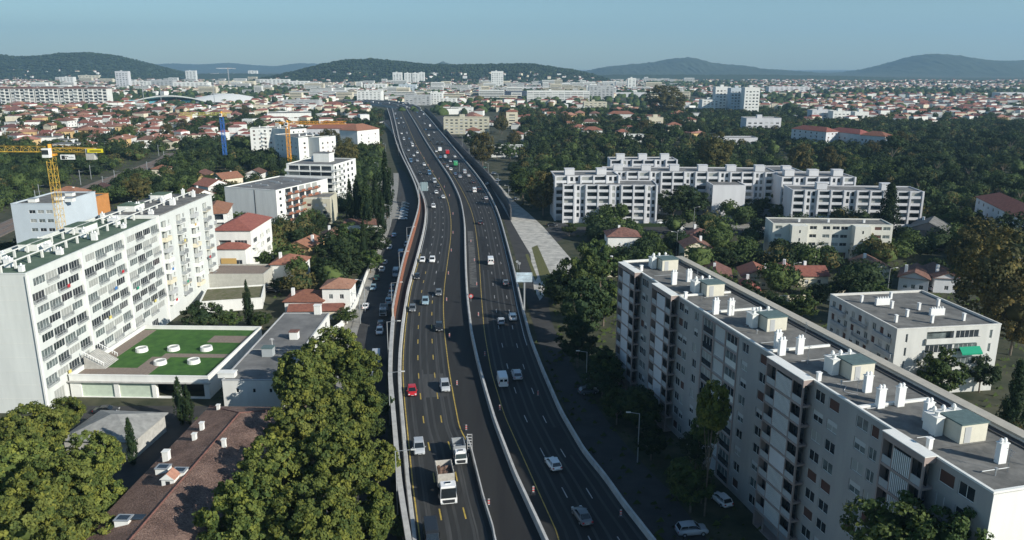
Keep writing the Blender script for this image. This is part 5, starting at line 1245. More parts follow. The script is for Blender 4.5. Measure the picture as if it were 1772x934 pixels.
for (px, py, kind, c, side, lab) in VD:
    if kind is None: continue
    p = W(px, py+1.5, DZ+.4); Cv = C_L if side == 'L' else C_R; a = heading(Cv, p.y) + (math.pi if side == 'L' else 0)
    vehicle(kind, c, p.x, p.y, DZ+.012, a, lab)
q = [(738,324,'L'),(752,314,'L'),(758,322,'L'),(739,293,'L'),(734,285,'L'),(722,278,'L'),(711,279,'L'),(716,269,'L'),(707,260,'L'),(719,258,'L'),(703,250,'L'),(714,252,'L'),(699,241,'L'),(708,240,'L'),(695,231,'L'),(704,230,'L'),(692,222,'L'),(700,221,'L'),(690,213,'L'),(698,212,'L'),(686,205,'L'),(694,204,'L'),(684,197,'L'),(691,196,'L'),(727,300,'L'),(722,264,'L'),(712,246,'L'),(743,300,'L'),(755,333,'L'),
     (841,343,'R'),(829,326,'R'),(819,315,'R'),(811,304,'R'),(804,298,'R'),(788,301,'R'),(780,293,'R'),(774,288,'R'),(768,283,'R'),(765,249,'R'),(787,271,'R'),(779,279,'R'),(762,272,'R'),(755,262,'R'),(770,272,'R'),(757,249,'R'),(750,240,'R'),(742,234,'R'),(751,229,'R'),(737,224,'R'),(744,218,'R'),(735,214,'R'),(731,208,'R'),(738,205,'R'),(726,202,'R'),(733,198,'R'),(722,194,'R'),(729,191,'R'),(796,306,'R'),(745,244,'R')]
cc = [WHI,SILV,GRY,BLK,WHI,SILV,BLU,GRY,WHI,DGR,BLK,RED]
for i in range(22):
    k = i % 5; t_ = random.random(); f_ = (.12,.3,.42,.6,.75,.9)[i % 6]; a_ = bend[k]*(1-t_)+bend[k+1]*t_; b_ = bend2[k]*(1-t_)+bend2[k+1]*t_; p = a_*(1-f_)+b_*f_; d = bend[k+1]-bend[k]
    vehicle(('hatchback','suv','van')[i % 3], cc[(i*5) % 9], p.x, p.y, DZ, math.atan2(d.y, d.x), 'tiny vehicle on the far bend of the motorway', 'vehicles on the far bend', False)
for i, (px, py, side) in enumerate(q):
    p = W(px, py, DZ+.5); Cv = C_L if side == 'L' else C_R; a = heading(Cv, p.y) + (math.pi if side == 'L' else 0); c = cc[(i*5+i//7) % len(cc)]
    k = ('hatchback','suv','sedan','van')[(i*3+i//4) % 4] if py < 300 or i % 2 else 'hatchback'
    vehicle(k, c, p.x, p.y, DZ+.012, a, '%s %s in the far queue of %s traffic' % (CN[c], {'hatchback':'hatchback','suv':'tall car','sedan':'saloon car','van':'van'}[k], 'oncoming' if side == 'L' else 'departing'), 'vehicles queueing on the far %s carriageway' % ('left' if side == 'L' else 'right'), detail=py > 280)
for i, (px, py, kind, c, lab) in enumerate([
 (633,530,'sedan',WHI,'white car parked by the garden wall, nearest on the left side of the street'),(646,498,'hatchback',LBL,'pale blue car parked on the left side of the street'),(652,481,'hatchback',DGR,'green car parked on the left side of the street'),(661,466,'sedan',WHI,'white car parked ahead of the green one'),(666,454,'hatchback',SILV,'silver car parked ahead of two on the left side of the street'),(674,428,'sedan',SILV,'silver car parked at the street corner by the garden wall'),(682,407,'hatchback',BLU,'blue car driving at the far end of the lower street'),
 (657,573,'hatchback',WHI,'white car parked behind the flatbed truck in the shade'),(659,560,'hatchback',GRY,'dark car between the white car and the parked truck'),(664,541,'small_tipper',SILV,'pale flatbed truck parked in the shade of the noise wall'),(673,521,'suv',LBL,'pale blue car parked in front of the flatbed truck'),(677,509,'hatchback',SILV,'silver car second in front of the flatbed truck'),(679,497,'hatchback',GRY,'dark car third in front of the flatbed truck'),(685,474,'van',SILV,'silver van parked under the noise wall'),(694,440,'van',BLU,'blue van parked under the noise wall'),(704,424,'suv',SILV,'silver car parked under the far part of the noise wall'),(708,411,'hatchback',BLU,'blue car parked under the far end of the noise wall'),
 (651,622,'van',SILV,'grey van half hidden by the big plane trees, further one'),(643,655,'van',SILV,'grey van half hidden by the big plane trees, nearer one')]):
    p = W(px, py, .5); vehicle(kind, c, p.x, p.y, .03, heading(C_out, p.y)+(math.pi if i % 2 else 0), lab)
for i in range(6): p = W(697+i*.8, 378-i*5, .5); c = cc[(i*5) % 9]; vehicle('hatchback', c, p.x, p.y, .04, R(5), '%s car parked nose in near the corner of the far lower street' % CN[c], 'cars parked at the far corner', False)
for (px, py, kind, c, rz, lab) in [(184,710,'sedan',BLK,R(5),'black car parked in the yard below the garage doors'),(1197,917,'suv',SILV,R(8),'silver car parked in the shade below the long right block'),(1248,864,'hatchback',WHI,R(110),'white car parked nose out under the trees by the right block'),(1018,676,'hatchback',GRY,R(15),'dark car parked under the lamp in the shaded right street'),(400,498,'hatchback',WHI,R(10),'white car parked on the podium forecourt'),(470,502,'suv',BLK,R(4),'black car parked beside the green gate'),(372,498,'hatchback',SILV,R(10),'silver car parked at the podium next to the white block'),(1177,400,'van',WHI,R(2),'white van on the estate street by the junction'),(1247,401,'sedan',WHI,R(2),'white car on the estate street beyond the tall narrow house'),(955,389,'sedan',BLK,R(-5),'black car turning on the street below the estate'),(1145,385,'suv',WHI,R(3),'white car in the estate car park, leftmost'),(1160,386,'suv',SILV,R(3),'silver car in the estate car park'),(1316,401,'suv',WHI,R(3),'white car on the estate street by the cream block'),(1225,385,'hatchback',BLK,R(80),'black car parked nose to the hedge in the estate car park'),(1244,385,'hatchback',GRY,R(80),'grey car parked nose to the hedge in the estate car park'),(1622,500,'suv',SILV,R(10),'silver car in the yard of the white garage')]:
    z = 3.8 if False else .07; p = W(px, py, .6); vehicle(kind, c, p.x, p.y, z, rz, lab)
for i in range(9):
    p = W(1140+(i*37) % 180, 388+(i % 2)*4, .5); 
for i, (px, py) in enumerate([(868,336),(874,345),(862,312),(855,300),(845,318),(885,330),(893,345),(838,290)]):
    p = W(px, py, .5); c = cc[(i*7) % 10]; vehicle('hatchback', c, p.x, p.y, .05, R(60), '%s car parked in rows by the street right of the motorway' % CN[c], 'cars parked right of the motorway', False)

# ------------------------------------------------------------------ signs, lamps, marker posts
def lamp(x, y, z, h, arm, ang, label, group):
    t = thing('street_lamp', label, 'street lamp', (x, y, z), ang, group)
    b = MB(); b.bar((0,0,0),(0,0,h),.11,n=6,r2=.07); b.build('pole', greym, t); b = MB(); b.bar((0,0,h-.05),(arm,0,h+.25),.05); b.build('arm', greym, t); b = MB(); b.box(arm-.3,-.13,h+.18,arm+.45,.13,h+.32); b.build('lamp_head', offw, t)
li = [500, 584, 640]
for i, (Y, lab) in enumerate([(104,'street lamp on the left parapet level with the silver people carrier'),(134,'street lamp on the left parapet level with the bright red hatchback'),(164,'street lamp on the left parapet beside the parked flatbed truck'),(196,'street lamp on the noise wall, near end'),(230,'street lamp on the noise wall, middle'),(268,'street lamp on the noise wall, far end')]):
    j = int(np.argmin(abs(C_out[:,1]-Y))); lamp(C_out[j][0]-.6, C_out[j][1], 0, 10.5, 2.6, 0, lab, 'lamps along the left parapet')
for (px, py, h, a, lab) in [(1014,680,9,math.pi,'street lamp in the deep shade right of the motorway, further one'),(1103,800,9,math.pi,'street lamp in the deep shade right of the motorway, nearer one'),(890,345,8,0,'lamp by the bright concrete pavement'),(1170,445,9,math.pi,'lamp at the street junction below the estate'),(1200,396,9,0,'tall lamp post on the estate street'),(624,560,8,math.pi,'thin post by the white garden wall, nearer one'),(632,540,9,math.pi,'lamp post by the white garden wall'),(676,392,9,math.pi,'lamp at the far corner of the lower street'),(1535,510,8,0,'thin lamp behind the four storey grey block'),(1370,500,8,0,'lamp post among the bungalows')]:
    p = W(px, py); lamp(p.x, p.y, 0, h, 1.8, a, lab, None)
for i, (px, py) in enumerate([(140,300),(158,290),(180,312),(200,300),(232,296),(256,283),(64,340),(70,328),(285,262),(275,250)]): p = W(px, py+20); t = thing('catenary_mast', 'grey overhead line mast beside the railway on the left', 'mast', (*p, 0), 0, 'masts along the railway'); b = MB(); b.bar((0,0,0),(0,0,8.5),.16,n=6); b.build('pole', greym, t); b = MB(); b.bar((0,0,7.6),(3,0,8.0),.07); b.build('bracket', greym, t)
for i, (px, py) in enumerate([(800,245),(812,262),(828,280),(845,300),(862,322),(880,345),(795,300),(690,262),(668,262),(655,300)]): p = W(px, py+8); lamp(p.x, p.y, 0, 9, 1.6, math.pi, 'distant lamp post beside the far motorway', 'distant lamp posts beside the far motorway')
# overhead sign on the left, seen from behind, and the big roadside sign on the right
p = W(725, 345, DZ); t = thing('road_sign', 'tall blue grey overhead sign on a post at the left parapet', 'road sign', (p.x, p.y, DZ))
b = MB(); b.bar((0,0,0),(0,0,8.2),.22,n=8); b.bar((0,0,7.6),(3.4,0,7.6),.14,n=6); b.build('post', greym, t)
b = MB(); b.box(1.0,-.1,4.2,4.4,.1,8.4); s_ = b.build('panel', mat('sign_back', (.30,.40,.42), rough=.4), t); b = MB()
for x in (1.6,2.7,3.8): b.box(x,-.22,4.1,x+.1,-.105,8.5)
b.build('ribs', greym, s_)
p = W(907, 538, DZ-1); t = thing('road_sign', 'large pale blue board on a single column right of the motorway', 'road sign', (p.x, p.y, 0))
b = MB(); b.bar((0,0,0),(0,0,12.4),.26,n=8); b.build('post', greym, t); b = MB(); b.box(-2.1,-.42,10.1,2.1,-.3,12.7); s_ = b.build('panel', mat('sign_board', (.50,.60,.66), var=.25, scale=.7, rough=.4), t)
b = MB()
for z in (10.6,11.4,12.2): b.box(-2.12,-.29,z,2.12,-.16,z+.12)
for z in (10.9,11.9): b.box(-2.0,-.44,z,2.0,-.425,z+.06)
b.build('ribs', greym, s_)
p = W(815, 522, DZ+.9); t = thing('road_sign', 'small round red and white sign on the middle barrier', 'road sign', (p.x, p.y, DZ+1.0)); b = MB(); b.bar((0,0,0),(0,0,1.1),.05,n=6); b.build('post', greym, t)
b = MB(); b.bar((0,-.05,1.5),(0,.0,1.5),.62,n=20); b.bar((0,-.07,1.5),(0,-.052,1.5),.42,1,n=20); b.build('disc', [redp, whitep], t)
for (px, py) in ((895,455),(899,458)): p = W(px, py+6, DZ); t = thing('round_sign', 'small round dark sign standing before the pale blue board', 'road sign', (p.x, p.y, DZ-1), 0, 'pair of round signs'); b = MB(); b.bar((0,0,0),(0,0,2.2),.05,n=6); b.build('post', greym, t); b = MB(); b.bar((0,-.04,2.6),(0,0,2.6),.45,n=16); b.build('disc', greym, t)
p = W(813, 781, DZ); t = thing('arrow_board', 'white ladder shaped work zone board at the head of the thin barrier', 'road sign', (p.x, p.y, DZ)); b = MB()
for x in (-.42,.36): b.box(x,-.05,.2,x+.08,.05,3.2)
for i in range(6): b.box(-.34,-.04,.4+i*.52,.36,.04,.56+i*.52)
b.build('board', whitep, t); b = MB(); b.box(-.5,-.5,0,.5,.5,.2); b.build('base', darkm, t)
b = MB(); b.box(-.14,-.03,.25,.14,.03,1.25); b.box(-.14,-.04,.45,.14,-.031,.62,1); b.box(-.14,-.04,.85,.14,-.031,1.02,1); pm_ = b.mesh('panel', [whitep, redp]); b = MB(); b.box(-.3,-.2,0,.3,.2,.12); bs_ = b.mesh('base', darkm)
for (px, py) in [(791,668),(807,746),(846,876),(865,711),(923,854),(931,686),(1074,895),(773,522),(776,476),(781,436),(784,405),(778,585),(825,495),(828,548),(821,453),(839,617),(778,340),(769,325),(760,311),(749,298),(741,287),(734,275),(728,266),(720,254),(784,372),(815,420),(762,330)]:
    p = W(px, py, DZ); lab = 'red and white marker post in the motorway work zone' if py > 600 else 'small red and white marker post along the far motorway work zone'
    t = thing('marker_post', lab, 'marker post', (p.x, p.y, DZ+.01), 0, 'marker posts of the near work zone' if py > 600 else 'marker posts of the far work zone'); put('panel', pm_, t); put('base', bs_, t)
# ------------------------------------------------------------------ trees
def crown(seed, r, hr, nclump, nleaf, leaf, shape='round', core=True):
    """leaf faces gathered in clumps over an uneven crown; centre at z = 0"""
    g = np.random.default_rng(seed); n = nclump
    d = g.normal(size=(n,3)); d /= np.linalg.norm(d, axis=1)[:,None]
    lob = g.normal(size=(7,3)); lob /= np.linalg.norm(lob, axis=1)[:,None]
    amp = .62 + .33*np.max(d @ lob.T, axis=1) + .10*g.uniform(-1,1,n); rad = amp*np.where(g.uniform(size=n) < .72, 1, g.uniform(.3,.88,n))
    C = d*rad[:,None]
    if shape == 'column': z = g.uniform(-1,1,n); ang = g.uniform(0,6.283,n); w = np.clip(1.05-np.abs(z)**2.2, .1, 1)*np.where(z > 0, 1-.55*z, 1); q = g.uniform(.55,1,n); C = np.stack([np.cos(ang)*w*q, np.sin(ang)*w*q, z], 1)
    if shape == 'cone': z = g.uniform(-1,1,n)**1; ang = g.uniform(0,6.283,n); w = (1-z)/2*.95+.05; q = g.uniform(.5,1.05,n); C = np.stack([np.cos(ang)*w*q, np.sin(ang)*w*q, z-.12*q], 1)
    if shape == 'flat': C[:,2] = np.where(C[:,2] < -.1, C[:,2]*.35, C[:,2]*.8)
    if shape == 'round': C[:,2] = np.where(C[:,2] < 0, C[:,2]*.8, C[:,2])
    if shape == 'round' and n > 60:
        hd = g.normal(size=(9,3)); hd[:,2] = np.abs(hd[:,2])*.8; hd /= np.linalg.norm(hd, axis=1)[:,None]
        keep = ((d @ hd.T).max(1) < .955) | (rad < .55); C = C[keep]; n = len(C)
    cs = .27*(30/n)**.30 if shape in ('round','flat') else .2
    k = nleaf//n; c = np.repeat(C, k, 0); dd = g.normal(size=(len(c),3)); dd /= np.linalg.norm(dd, axis=1)[:,None]
    sz = np.repeat(g.uniform(.65,1.25,n), k)
    P = c + dd*cs*(g.uniform(.35,1,len(c))**.5*sz)[:,None]*np.array([1,1,.8 if shape != 'column' else 1])
    out = P - np.array([0,0,-.1]); out /= np.linalg.norm(out, axis=1)[:,None] + 1e-6
    N = out*.55 + dd*.8 + g.normal(size=P.shape)*.6 + np.array([0,0,.3]); N /= np.linalg.norm(N, axis=1)[:,None]
    P = P*np.array([r, r, hr])
    t = np.cross(N, g.normal(size=N.shape)); t /= np.linalg.norm(t, axis=1)[:,None]; u = np.cross(N, t)
    s = leaf*g.uniform(.5,1.5,len(P)); a = s*.5; bq = s*.5*g.uniform(.5,.9,len(P))
    V = np.stack([P - t*a[:,None], P + u*bq[:,None], P + t*a[:,None], P - u*bq[:,None]], 1).reshape(-1,3)
    F = np.arange(len(V)).reshape(-1,4)
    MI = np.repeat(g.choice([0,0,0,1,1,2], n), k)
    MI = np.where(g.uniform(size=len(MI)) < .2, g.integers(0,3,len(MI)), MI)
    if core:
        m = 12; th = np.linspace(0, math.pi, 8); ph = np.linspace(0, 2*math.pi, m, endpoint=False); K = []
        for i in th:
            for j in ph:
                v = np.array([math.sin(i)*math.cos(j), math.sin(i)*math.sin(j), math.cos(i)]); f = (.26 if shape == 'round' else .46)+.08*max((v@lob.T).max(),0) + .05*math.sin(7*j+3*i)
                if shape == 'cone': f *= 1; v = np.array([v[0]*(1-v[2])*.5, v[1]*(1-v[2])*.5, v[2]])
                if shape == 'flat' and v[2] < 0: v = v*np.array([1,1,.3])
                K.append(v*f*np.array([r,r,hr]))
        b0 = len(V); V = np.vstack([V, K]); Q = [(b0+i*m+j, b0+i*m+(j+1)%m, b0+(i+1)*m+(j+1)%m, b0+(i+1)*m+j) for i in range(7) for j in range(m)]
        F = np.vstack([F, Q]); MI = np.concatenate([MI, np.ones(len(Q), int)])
    return V, F, MI
def trunkmesh(h, r, spread, seed, n=5):
    g = random.Random(seed); b = MB(); b.bar((0,0,-.2),(.1,0,h*.45),r,n=8,r2=r*.75)
    for i in range(n):
        a = 6.283*i/n+g.uniform(-.4,.4); q = (math.cos(a)*spread, math.sin(a)*spread, h*g.uniform(.8,1.05)); mid = (q[0]*.35, q[1]*.35, h*.62); b.bar((.1,0,h*.43), mid, r*.55, n=6, r2=r*.4); b.bar(mid, q, r*.4, n=5, r2=r*.15)
    return b.mesh('trunk', bark)
TP = {}
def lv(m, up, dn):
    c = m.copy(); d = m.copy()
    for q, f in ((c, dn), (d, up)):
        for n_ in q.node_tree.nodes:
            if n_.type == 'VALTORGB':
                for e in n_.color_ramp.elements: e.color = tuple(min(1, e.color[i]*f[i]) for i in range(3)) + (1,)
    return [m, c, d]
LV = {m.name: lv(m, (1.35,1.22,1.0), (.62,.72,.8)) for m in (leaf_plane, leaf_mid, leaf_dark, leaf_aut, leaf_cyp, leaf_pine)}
def proto(key, lm, r, hr, zc, nclump, nleaf, leaf, shape='round', nv=3, tr=.25):
    TP[key] = []
    for i in range(nv):
        V, F, MI = crown(hash(key) % 1000*0 + sum(map(ord, key))*7 + i, r, hr, nclump, nleaf, leaf, shape)
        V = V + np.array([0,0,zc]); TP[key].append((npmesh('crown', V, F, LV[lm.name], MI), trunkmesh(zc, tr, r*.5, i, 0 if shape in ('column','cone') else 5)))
proto('plane', leaf_plane, 6.0, 5.2, 8.6, 520, 30000, .42, nv=3, tr=.35)
proto('round', leaf_mid, 4.6, 3.9, 5.6, 120, 6500, .44, nv=3)
proto('dark', leaf_dark, 4.8, 4.2, 6.0, 120, 6500, .44, nv=3)
proto('autumn', leaf_aut, 5.0, 5.4, 7.0, 200, 9000, .40, nv=2)
proto('pine', leaf_pine, 5.5, 3.2, 10.0, 70, 5200, .46, 'flat', nv=3, tr=.3)
proto('cypress', leaf_cyp, 1.5, 6.0, 6.2, 90, 4200, .30, 'column', nv=2, tr=.15)
proto('cedar', leaf_cyp, 4.5, 7.0, 7.6, 120, 6000, .40, 'cone', nv=1, tr=.3)
proto('poplar', leaf_plane, 2.3, 6.5, 9.0, 70, 6500, .34, 'column', nv=1, tr=.2)
proto('bush', leaf_mid, 1.8, 1.4, 1.2, 30, 1100, .34, nv=2, tr=.08)
proto('wood', leaf_mid, 4.6, 4.2, 5.6, 45, 1500, .85, nv=3); proto('wooddark', leaf_dark, 4.8, 4.4, 6.0, 45, 1500, .85, nv=3); proto('woodaut', leaf_aut, 4.8, 4.4, 6.0, 45, 1500, .85, nv=2)
NAMES = {'plane':'plane_tree','round':'broadleaf_tree','dark':'broadleaf_tree','autumn':'autumn_tree','pine':'umbrella_pine','cypress':'cypress_tree','cedar':'cedar_tree','poplar':'poplar_tree','bush':'bush','wood':'broadleaf_tree','wooddark':'broadleaf_tree','woodaut':'autumn_tree'}
NT = [0]
def tree(key, x, y, s, label, group=None, sz=None, parts=True, z=0):
    i = NT[0]; NT[0] += 1; cm, tm = TP[key][i % len(TP[key])]
    t = thing(NAMES[key], label, 'bush' if key == 'bush' else 'tree', (x, y, z), random.uniform(0, 6.28), group); t.scale = (s, s, sz or s)
    put('crown', cm, t)
    if parts: put('trunk', tm, t)
    occupy(x, y, 2*s, 2*s, 0); return t
def tpx(key, px, py, rpx, label, zc=None, group=None, stretch=1.0):
    """tree whose crown centre is seen at px, py and whose crown is rpx photo pixels in radius"""
    base = {'plane':(6.0,8.6),'round':(4.6,5.6),'dark':(4.8,6.0),'autumn':(5.0,7.0),'pine':(5.5,10),'cypress':(1.5,6.2),'cedar':(4.5,7.6),'poplar':(2.3,9.0),'bush':(1.8,1.2)}[key]
    z = base[1]; s = 1
    for _ in range(12):
        p = W(px, py, z); dep = p.y*CP + (CAMZ-z)*SP; s = rpx*dep/FP/base[0]*.93; z = base[1]*s*stretch
    return tree(key, p.x, p.y, s, label, group, s*stretch)
# big plane trees in the foreground
for (px, py, r, l) in [(575,612,52,'farthest plane tree of the big group, reaching up beside the flat roofed hall'),(618,640,44,'plane tree at the street side of the big group, near the grey vans'),(525,655,56,'plane tree leaning over the front of the flat roofed hall'),(600,705,62,'yellow green plane tree in the middle of the big group'),(520,735,62,'plane tree over the pink end of the tiled roof'),(580,800,74,'broad plane tree in the centre of the big group'),(652,800,42,'narrower plane tree right against the motorway parapet'),(470,815,66,'plane tree shading the tiled roof, middle'),(425,890,82,'nearest plane tree of the big group beside the tiled roof'),(540,905,84,'big plane tree at the bottom edge, centre of the group'),(632,895,62,'plane tree at the bottom right of the big group')]:
    tpx('plane', px, py, r, l, stretch=1.12)
for (px, py, r, l) in [(55,745,58,'plane tree in front of the end wall of the long white block'),(150,800,62,'plane tree nearest the grey shed in the left corner group'),(20,820,72,'plane tree at the left edge of the photo'),(95,850,78,'central plane tree of the left corner group'),(165,868,52,'plane tree beside the dark edge of the tiled roof'),(40,915,80,'plane tree in the bottom left corner'),(135,925,66,'plane tree at the bottom of the left corner group'),(110,718,36,'small plane tree poking up by the yard with the black car')]:
    tpx('plane', px, py, r, l, stretch=1.05)
for (px, py, r, st_, key, l) in [
 (310,695,12,.95,'cypress','dark cypress in front of the garage doors, left of a pair'),(324,702,11,.85,'cypress','shorter cypress in front of the garage doors'),(226,765,12,.95,'cypress','slim cypress between the grey shed and the tiled roof'),(428,527,10,1.05,'cypress','tall pointed cypress behind the lawn terrace wall'),(629,422,9,1.15,'cypress','slim bright cypress in the garden of bare trees'),
 (668,322,14,1.05,'cypress','tallest dark cypress by the lower street, right end of the row'),(650,350,12,1.0,'cypress','cypress second from the right in the dark row'),(634,355,12,1.0,'cypress','cypress in the middle of the dark row'),(618,352,12,1.0,'cypress','cypress second from the left in the dark row'),(606,355,11,1.0,'cypress','leftmost cypress of the dark row'),
 (660,372,11,.9,'cypress','shorter cypress in front of the dark row'),
 (352,545,36,.9,'dark','dark round tree behind the lawn terrace wall'),(400,550,22,.8,'round','palm like tree beside the tall pointed cypress'),(452,552,20,.8,'round','green garden tree right of the tall pointed cypress'),
 (575,425,34,.9,'dark','large dark garden tree left of the street'),(610,410,34,.9,'round','dusty green garden tree left of the street'),(650,415,28,.9,'dark','dark tree overhanging the street wall'),(600,455,34,.9,'dark','dark tree behind the tower house'),(640,450,26,.8,'round','bright tree behind the street wall'),(560,465,26,.9,'dark','dark tree between the orange roof and the tower house'),(540,455,20,.8,'round','small palm like tree by the orange roofed house'),
 (485,490,20,.7,'dark','round dark tree beside the green gate'),(598,545,22,.7,'round','tree in front of the tower house'),(660,700,26,1.0,'dark','dark green tree between the plane trees and the parapet'),(648,740,24,1.0,'round','rounded tree under the parapet near the plane trees'),(697,912,24,.9,'round','small round tree at the parapet, bottom edge'),
 (525,395,16,.7,'autumn','pink and yellow garden tree below the beige block'),(560,380,14,.7,'round','small tree at the foot of the beige block'),(508,405,14,.8,'dark','dark shrubbery behind the yellow house'),
 (1005,470,44,1.25,'round','tall grey green tree mass at the far end of the long right block, left'),(1040,450,36,1.3,'round','tall tree at the corner of the long right block'),(1010,530,50,1.2,'dark','dark tree in shade at the foot of the far end of the right block'),(1045,520,34,1.2,'round','bright green tree touching the far end of the right block'),(975,500,32,1.0,'dark','dark tree at the edge of the concrete pavement'),(1000,590,42,1.0,'dark','shaded tree beside the lamp right of the motorway'),
 (1630,640,44,1.1,'round','green tree in front of the grey four storey block'),(1700,640,30,1.2,'dark','dark tree right of the four storey grey block'),(1757,690,34,1.5,'cedar','dark conifer at the right edge of the photo'),(1745,740,24,.8,'autumn','pale yellow shrubby tree behind the right block parapet'),
 (1725,480,75,1.15,'autumn','huge brown autumn tree at the right edge'),(1760,540,55,1.1,'autumn','brown autumn tree below the huge one at the right edge'),(1690,430,50,1.1,'autumn','brown green tree left of the huge autumn tree'),(1750,410,50,1.0,'dark','dark tree above the huge autumn tree'),(1680,385,34,1.0,'round','bright green tree above the pinkish house'),(1640,375,26,.9,'round','rounded tree by the path behind the pinkish house'),
 (1538,362,36,.9,'cedar','dark cedar in front of the rightmost balcony block'),(1418,425,17,1.0,'dark','dark round tree in front of the cream four storey block'),(1165,350,32,.9,'dark','dark round tree in the courtyard of the terraced estate, left'),(1195,345,34,.9,'dark','dark round tree in the courtyard of the terraced estate, right'),(1335,345,20,1.2,'round','tree between the blank wall and the right hand block'),(1310,330,16,1.3,'autumn','bare brown tree beside the blank end wall'),(1345,365,16,1.0,'round','small tree at the foot of the right estate block'),
 (1165,415,20,.9,'round','tree at the street junction'),(1280,430,26,.9,'round','green garden tree left of the cream block'),(1255,445,26,.8,'dark','dark garden tree behind the ribbed roof house'),(1310,445,22,.8,'dark','dark garden tree below the cream block'),(1358,440,20,.8,'round','bright shrubby tree left of the bright red roof'),(1225,500,18,.7,'dark','palm like bush beside the right block'),(1295,500,24,.8,'dark','palm beside the striped red roof'),(1390,525,32,.9,'round','green tree between the bungalows and the four storey block'),(1340,520,24,.8,'dark','dark rounded tree left of the green one'),(1470,490,30,.9,'dark','cypress like dark tree above the four storey block'),(1440,500,20,.8,'round','green tree left of the white wall gate'),(1520,500,18,.8,'round','garden tree right of the white gate'),
 (940,330,34,1.0,'autumn','yellow green tree at the corner of the terraced estate'),(905,315,30,1.0,'round','green tree left of the estate corner'),(1090,385,12,.8,'round','small street tree in front of the leftmost balcony block'),(1060,383,10,.8,'round','small bright street tree below the leftmost balcony block'),(985,395,14,.8,'round','small tree at the street corner under the estate'),
 (1240,262,34,1.0,'autumn','big golden round tree behind the terraced estate'),(1388,275,24,1.1,'autumn','golden poplar like tree behind the right estate blocks, left'),(1450,285,18,1.0,'autumn','golden tree behind the right estate blocks, right'),(1475,290,18,1.0,'round','yellowish tree next to the golden one'),(1540,300,26,.9,'round','green tree behind the rightmost balcony block'),(835,255,24,1.1,'autumn','olive brown tree by the villa right of the motorway'),(820,240,18,1.0,'dark','dark tree beside the grey beige block'),
 (570,250,26,1.0,'autumn','yellow green tree in front of the long orange roofed building, left'),(600,262,24,1.0,'autumn','yellow green tree in front of the long orange roofed building, right'),(630,262,18,1.0,'round','green tree at the end of the long orange roofed building'),
 (236,322,26,.85,'autumn','round olive tree by the railway'),(1150,172,40,.6,'autumn','broad rounded wooded knoll tree right of centre')]:
    tpx(key, px, py, r, l, stretch=st_)
def ttall(key, px, py, zc, rpx, label, fl=1.0):
    base = {'plane':(6.0,8.6),'round':(4.6,5.6),'dark':(4.8,6.0),'autumn':(5.0,7.0)}[key]
    p = W(px, py, zc); dep = p.y*CP + (CAMZ-zc)*SP; s = rpx*dep/FP/base[0]*.93; i = NT[0]; NT[0] += 1; cm, tm = TP[key][i % len(TP[key])]
    t = thing(NAMES[key], label, 'tree', (p.x, p.y, 0), random.uniform(0, 6.28)); o = put('crown', cm, t); o.scale = (s, s, s*fl); o.location = (0, 0, zc-base[1]*s*fl); o = put('trunk', tm, t); o.scale = (s, s, zc/base[1]*.95)
ttall('round', 1540, 912, 19.0, 78, 'large green tree in front of the near end of the right block, left')
ttall('round', 1640, 935, 19.5, 78, 'large green tree in front of the near end of the right block, right')
ttall('round', 1720, 932, 18.5, 50, 'smaller green tree against the end wall of the right block')
ttall('dark', 1590, 960, 17, 60, 'low green tree between the two large trees at the bottom right')
ttall('plane', 1232, 706, 17.5, 33, 'lone tree with a sunlit top in front of the long right block', 1.9)
ttall('round', 1222, 742, 12.5, 30, 'shaded tree just below the sunlit lone tree', 1.3)
ttall('dark', 1205, 770, 9, 34, 'dark tree in shade below the sunlit lone tree')
